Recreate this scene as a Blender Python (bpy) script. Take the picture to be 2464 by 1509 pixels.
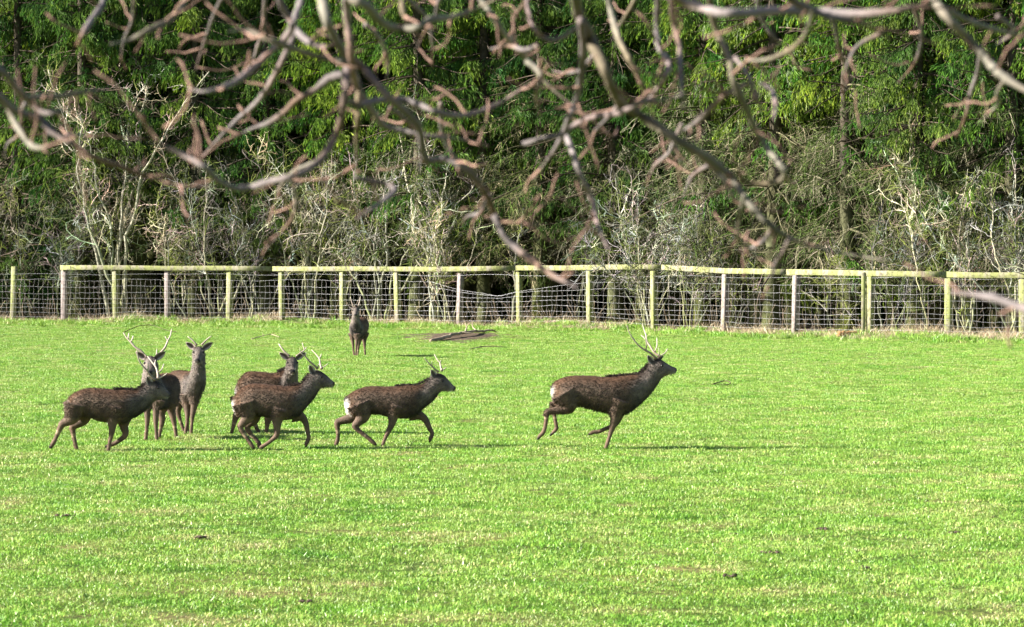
import bpy, math, random
import numpy as np
from mathutils import Vector, Matrix, kdtree

R = math.radians
sc = bpy.context.scene
for o in list(bpy.data.objects): bpy.data.objects.remove(o)
COL = sc.collection

# ------------------------------------------------------------------ camera, sky, sun, exposure
CAM_H = 2.37
F = 8213.0          # focal length in units of the 2464-wide picture grid used below
HZ = 618.0          # horizon row in that grid
cam_d = bpy.data.cameras.new("camera")
cam = bpy.data.objects.new("camera", cam_d); COL.objects.link(cam); sc.camera = cam
cam.location = (0, 0, CAM_H); cam.rotation_euler = (R(90), 0, 0)
cam_d.sensor_width = 36; cam_d.lens = 120
cam_d.shift_y = -(754.5 - HZ) / 2464
cam_d.clip_start = 0.1; cam_d.clip_end = 4000
cam_d.dof.use_dof = True; cam_d.dof.focus_distance = 55; cam_d.dof.aperture_fstop = 9.0

SUN_EL, SUN_IN = 27.0, 9.0        # elevation; degrees the sun stands on the camera's side of due left
sdir = Vector((-math.cos(R(SUN_IN)) * math.cos(R(SUN_EL)), -math.sin(R(SUN_IN)) * math.cos(R(SUN_EL)), math.sin(R(SUN_EL))))
w = bpy.data.worlds.new("World"); sc.world = w; w.use_nodes = True
nt = w.node_tree; bg = nt.nodes['Background']
sky = nt.nodes.new('ShaderNodeTexSky'); sky.sky_type = 'NISHITA'; sky.sun_disc = False
sky.sun_elevation = R(SUN_EL); sky.sun_rotation = math.atan2(sdir.x, sdir.y)
nt.links.new(sky.outputs[0], bg.inputs[0]); bg.inputs[1].default_value = 0.05
sl = bpy.data.lights.new("sun", 'SUN'); sl.energy = 5.0; sl.angle = R(0.5); sl.color = (1.0, 0.93, 0.83)
so = bpy.data.objects.new("sun", sl); COL.objects.link(so)
so.rotation_euler = sdir.to_track_quat('Z', 'Y').to_euler(); so.location = sdir * 200
sc.view_settings.view_transform = 'Standard'; sc.view_settings.look = 'None'
sc.view_settings.gamma = 1; sc.view_settings.exposure = 1.95
sc.view_settings.use_curve_mapping = False
sc.cycles.max_bounces = 4; sc.cycles.diffuse_bounces = 2; sc.cycles.glossy_bounces = 2; sc.cycles.transmission_bounces = 3

# ------------------------------------------------------------------ helpers
def P(x, y, d):
    return np.array([(x - 1232) / F * d, d, CAM_H - (y - HZ) / F * d])
def nrm(a): return a / np.maximum(np.linalg.norm(a, axis=-1, keepdims=True), 1e-9)

class MB:
    """collects vertex / face / colour arrays for one mesh"""
    def __init__(s): s.v = []; s.q = []; s.t = []; s.c = []; s.n = 0
    def add(s, v, quads=None, tris=None, col=(1, 1, 1)):
        v = np.asarray(v, dtype=np.float32).reshape(-1, 3)
        if quads is not None and len(quads): s.q.append(np.asarray(quads, dtype=np.int32).reshape(-1, 4) + s.n)
        if tris is not None and len(tris): s.t.append(np.asarray(tris, dtype=np.int32).reshape(-1, 3) + s.n)
        c = np.asarray(col, dtype=np.float32)
        if c.ndim == 1: c = np.broadcast_to(c, (len(v), 3))
        s.v.append(v); s.c.append(c.reshape(-1, 3)); s.n += len(v)
    def mesh(s, name, mat, smooth=True):
        me = bpy.data.meshes.new(name)
        v = np.concatenate(s.v); c = np.concatenate(s.c)
        q = np.concatenate(s.q) if s.q else np.zeros((0, 4), np.int32)
        t = np.concatenate(s.t) if s.t else np.zeros((0, 3), np.int32)
        me.vertices.add(len(v)); me.vertices.foreach_set('co', v.ravel())
        nl = q.size + t.size; me.loops.add(nl)
        me.loops.foreach_set('vertex_index', np.concatenate([q.ravel(), t.ravel()]))
        me.polygons.add(len(q) + len(t))
        ls = np.concatenate([np.arange(len(q)) * 4, q.size + np.arange(len(t)) * 3]).astype(np.int32)
        me.polygons.foreach_set('loop_start', ls)
        if smooth: me.polygons.foreach_set('use_smooth', np.ones(len(ls), dtype=bool))
        at = me.attributes.new('col', 'FLOAT_COLOR', 'POINT')
        at.data.foreach_set('color', np.concatenate([c, np.ones((len(c), 1), np.float32)], 1).ravel())
        me.materials.append(mat); me.update(calc_edges=True); me.validate()
        return me

def obj(name, me, parent=None, loc=None):
    o = bpy.data.objects.new(name, me); COL.objects.link(o)
    if parent is not None: o.parent = parent
    if loc is not None: o.location = loc
    return o
def empty(name, loc, label, cat, group=None):
    o = bpy.data.objects.new(name, None); COL.objects.link(o); o.location = loc
    o['label'] = label; o['category'] = cat
    if group: o['group'] = group
    o.empty_display_size = 0.2
    return o
def tag(o, label=None, cat=None, group=None, kind=None):
    if label: o['label'] = label
    if cat: o['category'] = cat
    if group: o['group'] = group
    if kind: o['kind'] = kind
    return o

def tubes(mb, Pt, Rd, k=4, col=(1, 1, 1), cap=True):
    """batch of tubes: Pt (N,n,3), Rd (N,n)"""
    Pt = np.asarray(Pt, float); Rd = np.asarray(Rd, float)
    N, n, _ = Pt.shape
    if N == 0: return
    T = nrm(np.gradient(Pt, axis=1))
    ref = np.where((np.abs(T[:, :1, 2:3]) > 0.8), np.array([1., 0.2, 0]), np.array([0.1, 0.15, 1.]))
    ref = np.broadcast_to(ref, T.shape)
    U = nrm(np.cross(T, ref)); V = np.cross(T, U)
    a = np.arange(k) * 2 * math.pi / k
    ring = Pt[:, :, None, :] + Rd[:, :, None, None] * (np.cos(a)[None, None, :, None] * U[:, :, None, :] + np.sin(a)[None, None, :, None] * V[:, :, None, :])
    idx = np.arange(N * n * k).reshape(N, n, k)
    a0 = idx[:, :-1, :]; a1 = np.roll(idx, -1, axis=2)[:, :-1, :]
    b0 = idx[:, 1:, :]; b1 = np.roll(idx, -1, axis=2)[:, 1:, :]
    quads = np.stack([a0, a1, b1, b0], -1).reshape(-1, 4)
    c = np.asarray(col, float)
    if c.ndim == 2 and len(c) == N: c = np.repeat(c, n * k, axis=0)
    elif c.ndim == 3: c = np.repeat(c[:, :, None, :], k, axis=2).reshape(-1, 3)
    tr = None
    if cap and k >= 3:
        e = idx[:, -1, :]; s0 = idx[:, 0, :]
        tr = np.concatenate([np.stack([e[:, 0], e[:, i], e[:, i + 1]], -1) for i in range(1, k - 1)] +
                            [np.stack([s0[:, 0], s0[:, i + 1], s0[:, i]], -1) for i in range(1, k - 1)])
    mb.add(ring.reshape(-1, 3), quads, tr, c)

def smooth_line(pts, m=5):
    """Catmull-Rom through the points (any number of columns)"""
    p = np.asarray(pts, float)
    if len(p) < 3:
        t = np.linspace(0, 1, m + 1)[:, None]; return p[0] * (1 - t) + p[-1] * t
    q = np.concatenate([[2 * p[0] - p[1]], p, [2 * p[-1] - p[-2]]])
    out = []
    for i in range(1, len(q) - 2):
        t = np.linspace(0, 1, m, endpoint=False)[:, None]
        a, b, c, d = q[i - 1], q[i], q[i + 1], q[i + 2]
        out.append(0.5 * ((2 * b) + (-a + c) * t + (2 * a - 5 * b + 4 * c - d) * t ** 2 + (-a + 3 * b - 3 * c + d) * t ** 3))
    out.append(p[-1:])
    return np.concatenate(out)

def spindles(mb, S, D, L, W, col):
    """crossed diamond blades, two per spray of needles"""
    N = len(S)
    if N == 0: return
    D = nrm(D); ref = np.where(np.abs(D[:, 2:3]) > 0.9, np.array([1., 0, 0]), np.array([0, 0, 1.]))
    U = nrm(np.cross(D, ref)); V = np.cross(D, U)
    L = L[:, None]; W = W[:, None]
    m = S + D * L * 0.45; e = S + D * L
    v = np.stack([S, m + U * W, e, m - U * W, S, m + V * W, e, m - V * W], 1)
    b = np.arange(N)[:, None] * 8
    q = np.concatenate([b + np.array([0, 1, 2, 3]), b + np.array([4, 5, 6, 7])])
    mb.add(v.reshape(-1, 3), q, None, np.repeat(col, 8, axis=0))

def walk(rg, start, dr, length, n, wob, pull=(0, 0, 0), zig=0.0):
    """batch of crooked growth paths: returns (N,n,3)"""
    N = len(start); out = np.zeros((N, n, 3)); p = start.copy(); d = nrm(dr); out[:, 0] = p
    st = (length / (n - 1))[:, None]; pull = np.asarray(pull, float)
    for i in range(1, n):
        d = nrm(d + rg.normal(0, wob, (N, 3)) + pull)
        if zig: 
            zz = nrm(np.cross(d, rg.normal(0, 1, (N, 3)))) * zig
            p = p + nrm(d + zz) * st
        else: p = p + d * st
        out[:, i] = p
    return out
def on_paths(rg, Pt, m, lo=0.2, hi=1.0):
    """m random points on each path: positions, tangents, path index, parameter"""
    N, n, _ = Pt.shape
    t = rg.uniform(lo, hi, (N, m)) * (n - 1.001); i = t.astype(int); f = (t - i)[..., None]
    k = np.arange(N)[:, None]
    a = Pt[k, i]; b = Pt[k, i + 1]
    return (a + (b - a) * f).reshape(-1, 3), nrm(b - a).reshape(-1, 3), np.repeat(np.arange(N), m), (t / (n - 1)).ravel()
def rnd_dir(rg, N): return nrm(rg.normal(0, 1, (N, 3)))

# ------------------------------------------------------------------ materials
def new_mat(name):
    m = bpy.data.materials.new(name); m.use_nodes = True
    n = m.node_tree; return m, n, n.nodes, n.links, n.nodes['Principled BSDF']
def noise(N, L, vec, scale, detail=3, rough=0.55):
    t = N.new('ShaderNodeTexNoise'); t.inputs['Scale'].default_value = scale
    t.inputs['Detail'].default_value = detail; t.inputs['Roughness'].default_value = rough
    if vec is not None: L.new(vec, t.inputs['Vector'])
    return t
def ramp(N, L, fac, stops):
    r = N.new('ShaderNodeValToRGB'); e = r.color_ramp.elements
    while len(e) < len(stops): e.new(0.5)
    for el, (p, c) in zip(e, stops): el.position = p; el.color = (*c, 1) if len(c) == 3 else c
    L.new(fac, r.inputs[0]); return r
def mix(N, L, fac, a, b, mode='MIX'):
    m = N.new('ShaderNodeMix'); m.data_type = 'RGBA'; m.blend_type = mode
    for s, v in ((m.inputs[0], fac), (m.inputs[6], a), (m.inputs[7], b)):
        if hasattr(v, 'links'): L.new(v, s)
        elif isinstance(v, (int, float)): s.default_value = v
        else: s.default_value = (*v, 1)
    return m.outputs[2]
def attr(N, name='col'):
    a = N.new('ShaderNodeAttribute'); a.attribute_name = name; return a.outputs['Color']
def bump(N, L, h, bs, strength, dist):
    b = N.new('ShaderNodeBump'); b.inputs['Strength'].default_value = strength; b.inputs['Distance'].default_value = dist
    L.new(h, b.inputs['Height']); L.new(b.outputs[0], bs.inputs['Normal'])
def translucent(n, N, L, bs, colsock, fac):
    tr = N.new('ShaderNodeBsdfTranslucent'); L.new(colsock, tr.inputs[0])
    ms = N.new('ShaderNodeMixShader'); ms.inputs[0].default_value = fac
    L.new(bs.outputs[0], ms.inputs[1]); L.new(tr.outputs[0], ms.inputs[2])
    L.new(ms.outputs[0], N['Material Output'].inputs[0])

def mat_attr(name, rough=0.8, nscale=6.0, amp=0.35, bscale=40, bstr=0.3, bdist=0.01, spec=0.3, obj_space=True, trans=0, vary=0.0):
    m, n, N, L, b = new_mat(name)
    tc = N.new('ShaderNodeTexCoord'); vec = tc.outputs['Object'] if obj_space else tc.outputs['Generated']
    t = noise(N, L, vec, nscale, 4)
    r = ramp(N, L, t.outputs[0], [(0.3, (1 - amp,) * 3), (0.7, (1 + amp,) * 3)])
    c = mix(N, L, 1.0, attr(N), r.outputs[0], 'MULTIPLY')
    if vary:
        oi = N.new('ShaderNodeObjectInfo'); rv = ramp(N, L, oi.outputs['Random'], [(0, (1 - vary, 1 - 0.8 * vary, 1 - 0.4 * vary)), (1, (1 + 1.3 * vary, 1 + vary, 1 + 0.5 * vary))])
        c = mix(N, L, 1.0, c, rv.outputs[0], 'MULTIPLY')
    L.new(c, b.inputs['Base Color']); b.inputs['Roughness'].default_value = rough
    b.inputs['Specular IOR Level'].default_value = spec
    if bstr:
        t2 = noise(N, L, vec, bscale, 3); bump(N, L, t2.outputs[0], b, bstr, bdist)
    if trans: translucent(n, N, L, b, c, trans)
    return m

M = {}
M['fur'] = mat_attr('deer_coat', 0.7, 11, 0.24, 40, 0.35, 0.010, 0.2)
M['antler'] = mat_attr('antler_bone', 0.45, 25, 0.25, 120, 0.4, 0.003, 0.4)
M['bark'] = mat_attr('conifer_bark', 0.9, 5, 0.35, 18, 0.7, 0.02, 0.15)
M['twig'] = mat_attr('pale_twig_bark', 0.8, 9, 0.30, 60, 0.0, 0.003, 0.25, vary=0.25)
M['needle'] = mat_attr('spruce_needles', 0.45, 1.3, 0.35, 60, 0.0, 0.003, 0.35, trans=0.15, vary=0.42)
M['grass'] = None
M['litter'] = mat_attr('dead_stems', 0.7, 3, 0.25, 60, 0, 0.003, 0.3, trans=0.15)

def m_eye():
    m, n, N, L, b = new_mat('dark_eye'); b.inputs['Base Color'].default_value = (0.008, 0.006, 0.006, 1)
    b.inputs['Roughness'].default_value = 0.12; return m
M['eye'] = m_eye()

def m_wire():
    m, n, N, L, b = new_mat('galvanised_wire'); b.inputs['Base Color'].default_value = (0.44, 0.45, 0.48, 1)
    b.inputs['Metallic'].default_value = 0.25; b.inputs['Roughness'].default_value = 0.45; return m
M['wire'] = m_wire()

M['stay'] = m_wire(); M['stay'].name = 'dull_wire'; M['stay'].node_tree.nodes['Principled BSDF'].inputs['Base Color'].default_value = (0.36, 0.34, 0.33, 1)
def m_wood(name, algae, c_wood, c_algae):
    m, n, N, L, b = new_mat(name)
    tc = N.new('ShaderNodeTexCoord'); oi = N.new('ShaderNodeObjectInfo')
    ad = N.new('ShaderNodeVectorMath'); ad.operation = 'ADD'; L.new(tc.outputs['Object'], ad.inputs[0]); L.new(oi.outputs['Location'], ad.inputs[1])
    mp = N.new('ShaderNodeMapping'); mp.inputs['Scale'].default_value = (1, 1, 0.35); L.new(ad.outputs[0], mp.inputs[0])
    t = noise(N, L, mp.outputs[0], 5, 5)
    f = ramp(N, L, t.outputs[0], [(algae - 0.06, (0, 0, 0)), (algae + 0.10, (1, 1, 1))])
    mp2 = N.new('ShaderNodeMapping'); mp2.inputs['Scale'].default_value = (30, 30, 2.0); L.new(ad.outputs[0], mp2.inputs[0])
    g = noise(N, L, mp2.outputs[0], 3, 4)
    gr = ramp(N, L, g.outputs[0], [(0.3, (0.7, 0.7, 0.7)), (0.7, (1.15, 1.15, 1.15))])
    c = mix(N, L, f.outputs[0], c_wood, c_algae); c = mix(N, L, 1.0, c, gr.outputs[0], 'MULTIPLY')
    t3 = noise(N, L, ad.outputs[0], 11, 3); r3 = ramp(N, L, t3.outputs[0], [(0.36, (0.35, 0.32, 0.30)), (0.50, (1, 1, 1))])  # dark blotches put the shadows of twigs into the wood colour
    c = mix(N, L, 0.7, c, r3.outputs[0], 'MULTIPLY')
    L.new(c, b.inputs['Base Color']); b.inputs['Roughness'].default_value = 0.85
    bump(N, L, g.outputs[0], b, 0.5, 0.006)
    return m
M['post_green'] = m_wood('algae_covered_wood', 0.43, (0.27, 0.245, 0.185), (0.225, 0.25, 0.085))
M['post_grey'] = m_wood('weathered_grey_wood', 0.62, (0.25, 0.21, 0.20), (0.22, 0.24, 0.10))
M['rail'] = m_wood('algae_covered_rail', 0.45, (0.27, 0.25, 0.18), (0.225, 0.245, 0.085))

def m_grass():
    m, n, N, L, b = new_mat('grass_blades')
    g = N.new('ShaderNodeNewGeometry'); oi = N.new('ShaderNodeObjectInfo')
    t = noise(N, L, g.outputs['Position'], 1.1, 5, 0.65)
    r = ramp(N, L, t.outputs[0], [(0.30, (0.095, 0.265, 0.018)), (0.50, (0.185, 0.350, 0.042)), (0.74, (0.305, 0.375, 0.115))])
    t2 = noise(N, L, g.outputs['Position'], 8.0, 4, 0.75)
    r2 = ramp(N, L, t2.outputs[0], [(0.30, (0.22, 0.26, 0.28)), (0.40, (0.82, 0.87, 0.8)), (0.70, (1.35, 1.26, 1.5))])
    c = mix(N, L, 1.0, r.outputs[0], r2.outputs[0], 'MULTIPLY')
    c = mix(N, L, 1.0, c, attr(N), 'MULTIPLY')
    rr = ramp(N, L, oi.outputs['Random'], [(0, (0.8, 0.8, 0.8)), (1, (1.2, 1.2, 1.2))])
    c = mix(N, L, 1.0, c, rr.outputs[0], 'MULTIPLY')
    L.new(c, b.inputs['Base Color']); b.inputs['Roughness'].default_value = 0.42; b.inputs['Specular IOR Level'].default_value = 0.45
    translucent(n, N, L, b, c, 0.18)
    return m
M['grass'] = m_grass()

def m_field():
    m, n, N, L, b = new_mat('pasture_ground')
    g = N.new('ShaderNodeNewGeometry')
    t = noise(N, L, g.outputs['Position'], 0.55, 4)
    r = ramp(N, L, t.outputs[0], [(0.30, (0.045, 0.10, 0.012)), (0.5, (0.075, 0.125, 0.02)), (0.68, (0.20, 0.18, 0.08))])
    t2 = noise(N, L, g.outputs['Position'], 14, 4)
    r2 = ramp(N, L, t2.outputs[0], [(0.35, (0.45, 0.4, 0.35)), (0.62, (1.2, 1.1, 1.0))])
    c = mix(N, L, 1.0, r.outputs[0], r2.outputs[0], 'MULTIPLY')
    # leaf litter and bare earth under the wood, from the fence line back
    a = N.new('ShaderNodeAttribute'); a.attribute_name = 'col'
    t3 = noise(N, L, g.outputs['Position'], 6, 4)
    r3 = ramp(N, L, t3.outputs[0], [(0.3, (0.04, 0.028, 0.02)), (0.55, (0.10, 0.075, 0.052)), (0.72, (0.24, 0.19, 0.135))])
    c = mix(N, L, a.outputs['Fac'], c, r3.outputs[0])
    L.new(c, b.inputs['Base Color']); b.inputs['Roughness'].default_value = 0.9; b.inputs['Specular IOR Level'].default_value = 0.15
    bump(N, L, t2.outputs[0], b, 0.6, 0.04)
    return m
M['field'] = m_field()

# ------------------------------------------------------------------ ground
FX = np.array([-900, 0, 350, 700, 1000, 1250, 1420, 1575, 1745, 1915, 2095, 2300, 2464, 3400], float)
FD = np.array([125, 121.6, 120.2, 118.4, 115.2, 112.5, 110.6, 108, 103.5, 100.9, 97.8, 97, 96, 91.5])
_x = np.arange(-1500, 4001, 20.0); _d = np.interp(_x, FX, FD); _k = np.hanning(31); _k /= _k.sum()
FX, FD = _x[15:-15], np.convolve(_d, _k, 'valid')      # ease the bends of the fence line
def fence_d(x): return float(np.interp(x, FX, FD))
FWX = (FX - 1232) / F * FD
def fence_y(X): return np.interp(X, FWX, FD)          # world y of the fence line at world x
def ground_z(X, Y):
    X = np.asarray(X, float); Y = np.asarray(Y, float)
    z = 0.03 * np.sin(X * 0.7 + Y * 0.21) * np.sin(Y * 0.33 + 1.0) + 0.02 * np.sin(X * 1.9 + 2) * np.sin(Y * 0.9)
    z = z * np.clip((np.abs(Y - 43) - 3) / 6, 0.12, 1)
    bank = np.clip(1 - np.abs(Y - (fence_y(X) + 0.6)) / 3.2, 0, 1)
    z = z + 0.20 * bank * (0.7 + 0.6 * np.sin(X * 0.9) * np.sin(X * 0.37 + 1))
    z = z + 0.16 * np.exp(-((X + 1.7) / 2.0) ** 2 - ((Y - 99) / 4.5) ** 2)
    return np.where((Y > 400) | (np.abs(X) > 300), 0, z)
def bare(X, Y):
    dx = (X + 1.75) / 1.55; dy = (Y - 97.5) / 4.6
    return np.clip((1.2 + 0.35 * np.sin(X * 3 + Y) - (dx * dx + dy * dy)) * 1.6, 0, 1)
def build_field():
    ys = np.concatenate([[-600, -200, -60, -10], np.arange(0, 150, 0.5), np.linspace(151, 420, 30), [700, 1500, 3000]])
    xs = np.concatenate([[-3000, -1200, -500, -200, -90], np.arange(-45, 45.1, 0.6), [90, 200, 500, 1200, 3000]])
    X, Y = np.meshgrid(xs, ys); Z = ground_z(X, Y)
    v = np.stack([X, Y, Z], -1).reshape(-1, 3)
    nx, ny = len(xs), len(ys)
    i = np.arange(nx * ny).reshape(ny, nx)
    q = np.stack([i[:-1, :-1], i[:-1, 1:], i[1:, 1:], i[1:, :-1]], -1).reshape(-1, 4)
    fy = fence_y(X); f = np.clip((Y - (fy - 0.7)) / 1.2, 0, 1) * np.clip((fy + 26 - Y) / 4, 0, 1)
    f = f.reshape(-1)
    # bare trampled patch in front of the fallen log
    f = np.maximum(f, bare(v[:, 0], v[:, 1]))
    mb = MB(); mb.add(v, q, None, np.repeat(f[:, None], 3, 1))
    o = obj('field', mb.mesh('field', M['field'])); o['kind'] = 'structure'; o['label'] = 'short green pasture reaching back to the fence and the wood floor behind it'
    return o
build_field()

# ------------------------------------------------------------------ grass (geometry-node instances of small clumps)
def clump_obj(name, seed, n, rad, h0, h1, wid, lean, cols, mat):
    rg = np.random.default_rng(seed); mb = MB()
    a = rg.uniform(0, 2 * math.pi, n); r = rad * np.sqrt(rg.uniform(0, 1, n))
    S = np.stack([r * np.cos(a), r * np.sin(a), np.full(n, -0.006)], -1)
    d = nrm(np.stack([rg.normal(0, lean, n), rg.normal(0, lean, n), np.ones(n)], -1))
    h = rg.uniform(h0, h1, n)[:, None]
    mid = S + d * h * 0.55; tip = mid + nrm(d + np.stack([rg.normal(0, lean, n), rg.normal(0, lean, n), np.full(n, -0.35)], -1)) * h * 0.5
    s = rg.uniform(0, 2 * math.pi, n); u = np.stack([np.cos(s), np.sin(s), np.zeros(n)], -1) * wid * rg.uniform(0.6, 1.3, (n, 1))
    v = np.stack([S - u, S + u, mid + u * 0.8, mid - u * 0.8, tip], 1)
    b = np.arange(n)[:, None] * 5
    c = np.array(cols)[rg.choice(len(cols), n, p=None)] * rg.uniform(0.8, 1.2, (n, 1))
    mb.add(v.reshape(-1, 3), b + np.array([0, 1, 2, 3]), b + np.array([3, 2, 4]), np.repeat(c, 5, axis=0))
    return bpy.data.objects.new(name, mb.mesh(name, mat))
def scatter(name, base_me, clumps, density, smin, smax, nscale, lo, hi, seed):
    col = bpy.data.collections.new(name + '_clumps')
    for c in clumps: col.objects.link(c)
    o = obj(name, base_me)
    ng = bpy.data.node_groups.new(name, 'GeometryNodeTree')
    ng.interface.new_socket('Geometry', in_out='INPUT', socket_type='NodeSocketGeometry')
    ng.interface.new_socket('Geometry', in_out='OUTPUT', socket_type='NodeSocketGeometry')
    N, L = ng.nodes, ng.links
    gi = N.new('NodeGroupInput'); go = N.new('NodeGroupOutput')
    dp = N.new('GeometryNodeDistributePointsOnFaces'); dp.inputs['Density'].default_value = density; dp.inputs['Seed'].default_value = seed
    na = N.new('GeometryNodeInputNamedAttribute'); na.data_type = 'FLOAT'; na.inputs['Name'].default_value = 'dens'
    mu = N.new('ShaderNodeMath'); mu.operation = 'MULTIPLY'; mu.inputs[1].default_value = density
    L.new(na.outputs['Attribute'], mu.inputs[0]); L.new(mu.outputs[0], dp.inputs['Density'])
    ci = N.new('GeometryNodeCollectionInfo'); ci.inputs[0].default_value = col; ci.inputs['Separate Children'].default_value = True
    ci.inputs['Reset Children'].default_value = True
    ip = N.new('GeometryNodeInstanceOnPoints'); ip.inputs['Pick Instance'].default_value = True
    rv = N.new('FunctionNodeRandomValue'); rv.data_type = 'FLOAT_VECTOR'
    rv.inputs[0].default_value = (-0.1, -0.1, 0); rv.inputs[1].default_value = (0.1, 0.1, 6.283)
    pos = N.new('GeometryNodeInputPosition')
    ns = N.new('ShaderNodeTexNoise'); ns.inputs['Scale'].default_value = nscale; ns.inputs['Detail'].default_value = 3
    L.new(pos.outputs[0], ns.inputs['Vector'])
    mr = N.new('ShaderNodeMapRange'); mr.inputs[1].default_value = lo; mr.inputs[2].default_value = hi
    mr.inputs[3].default_value = smin; mr.inputs[4].default_value = smax
    L.new(ns.outputs[0], mr.inputs[0])
    rs = N.new('FunctionNodeRandomValue'); rs.data_type = 'FLOAT'; rs.inputs[2].default_value = 0.75; rs.inputs[3].default_value = 1.25; rs.inputs['Seed'].default_value = 5
    m2 = N.new('ShaderNodeMath'); m2.operation = 'MULTIPLY'; L.new(mr.outputs[0], m2.inputs[0]); L.new(rs.outputs[1], m2.inputs[1])
    L.new(gi.outputs[0], dp.inputs[0]); L.new(dp.outputs['Points'], ip.inputs['Points'])
    L.new(ci.outputs[0], ip.inputs['Instance']); L.new(rv.outputs[0], ip.inputs['Rotation']); L.new(m2.outputs[0], ip.inputs['Scale'])
    L.new(ip.outputs[0], go.inputs[0])
    md = o.modifiers.new('scatter', 'NODES'); md.node_group = ng
    return o
def patch(name, xs, ys, fn_d, zoff=0.0):
    X, Y = np.meshgrid(xs, ys); X, Y, D = fn_d(X, Y); Z = ground_z(X, Y) + zoff
    v = np.stack([X, Y, Z], -1).reshape(-1, 3); nx, ny = len(xs), len(ys)
    i = np.arange(nx * ny).reshape(ny, nx)
    q = np.stack([i[:-1, :-1], i[:-1, 1:], i[1:, 1:], i[1:, :-1]], -1).reshape(-1, 4)
    mb = MB(); mb.add(v, q); me = mb.mesh(name, M['grass'])
    at = me.attributes.new('dens', 'FLOAT', 'POINT'); at.data.foreach_set('value', D.astype(np.float32).ravel())
    return me
G1 = [(1, 1, 1), (1.1, 1.05, 1), (0.85, 0.95, 0.9), (1.25, 1.1, 1.2)]
G2 = G1 + [(2.0, 1.25, 2.6), (2.4, 1.5, 3.6), (1.5, 0.85, 1.6)]
grass_clumps = [clump_obj('clump_a', 1, 240, 0.24, 0.020, 0.046, 0.0030, 0.7, G1, M['grass']),
                clump_obj('clump_b', 2, 240, 0.24, 0.018, 0.040, 0.0030, 0.9, G2, M['grass']),
                clump_obj('clump_c', 3, 220, 0.24, 0.020, 0.050, 0.0032, 0.6, G1 + [(1.6, 1.25, 1.6)], M['grass']),
                clump_obj('clump_d', 4, 220, 0.22, 0.014, 0.036, 0.0030, 1.1, G2 + [(2.2, 1.4, 2.6)], M['grass'])]
def dens_main(u, Y):
    half = Y * 0.15 + 3.5; X = u * half
    f = np.clip((fence_y(X) - 0.3 - Y) / 1.0, 0, 1)
    return X, Y, f * (1 - bare(X, Y)) * np.clip(1.25 - Y / 200, 0.5, 1)
g = scatter('grass', patch('grass', np.linspace(-1, 1, 40), np.arange(17, 122, 1.0), dens_main), grass_clumps, 32, 0.62, 1.3, 1.6, 0.3, 0.7, 3)
tag(g, 'short bright green pasture grass covering the field', 'grass', kind='stuff')

# ------------------------------------------------------------------ deer
SRC = 1.0 / 1.5584
ZM = {1: (140, 1180, 2.6944), 2: (820, 1240, 2.6783), 3: (1960, 1180, 2.6953), 4: (1200, 1080, 4.7167)}
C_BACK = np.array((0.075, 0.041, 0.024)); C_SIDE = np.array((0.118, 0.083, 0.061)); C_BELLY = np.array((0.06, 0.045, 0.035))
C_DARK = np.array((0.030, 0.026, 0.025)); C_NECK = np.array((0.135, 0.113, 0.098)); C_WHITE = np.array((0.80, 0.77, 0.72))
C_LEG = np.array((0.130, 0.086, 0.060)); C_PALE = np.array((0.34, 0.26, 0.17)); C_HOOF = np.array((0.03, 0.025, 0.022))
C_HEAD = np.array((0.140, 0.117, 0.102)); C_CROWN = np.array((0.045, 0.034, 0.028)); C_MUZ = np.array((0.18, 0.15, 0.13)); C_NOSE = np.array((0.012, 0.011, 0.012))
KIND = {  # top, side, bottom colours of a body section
    'white': (C_CROWN, C_WHITE, C_WHITE), 'rump': (C_BACK * 1.2, C_SIDE * 1.5, C_SIDE * 1.3), 'body': (C_BACK, C_SIDE, C_BELLY),  # rump lighter than the flank: sunlight on it put into the coat colour
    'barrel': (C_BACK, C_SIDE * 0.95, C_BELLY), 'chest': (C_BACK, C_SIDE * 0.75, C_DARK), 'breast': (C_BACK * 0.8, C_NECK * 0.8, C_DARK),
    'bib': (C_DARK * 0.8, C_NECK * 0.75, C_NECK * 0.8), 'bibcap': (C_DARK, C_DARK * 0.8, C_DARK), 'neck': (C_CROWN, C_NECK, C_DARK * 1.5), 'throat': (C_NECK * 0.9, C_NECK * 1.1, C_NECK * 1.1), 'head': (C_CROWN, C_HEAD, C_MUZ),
    'face': (C_HEAD * 0.8, C_HEAD, C_MUZ * 1.5), 'muzzle': (C_HEAD * 0.7, C_MUZ, C_WHITE * 0.5), 'nose': (C_NOSE, C_NOSE, C_MUZ)}

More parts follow.
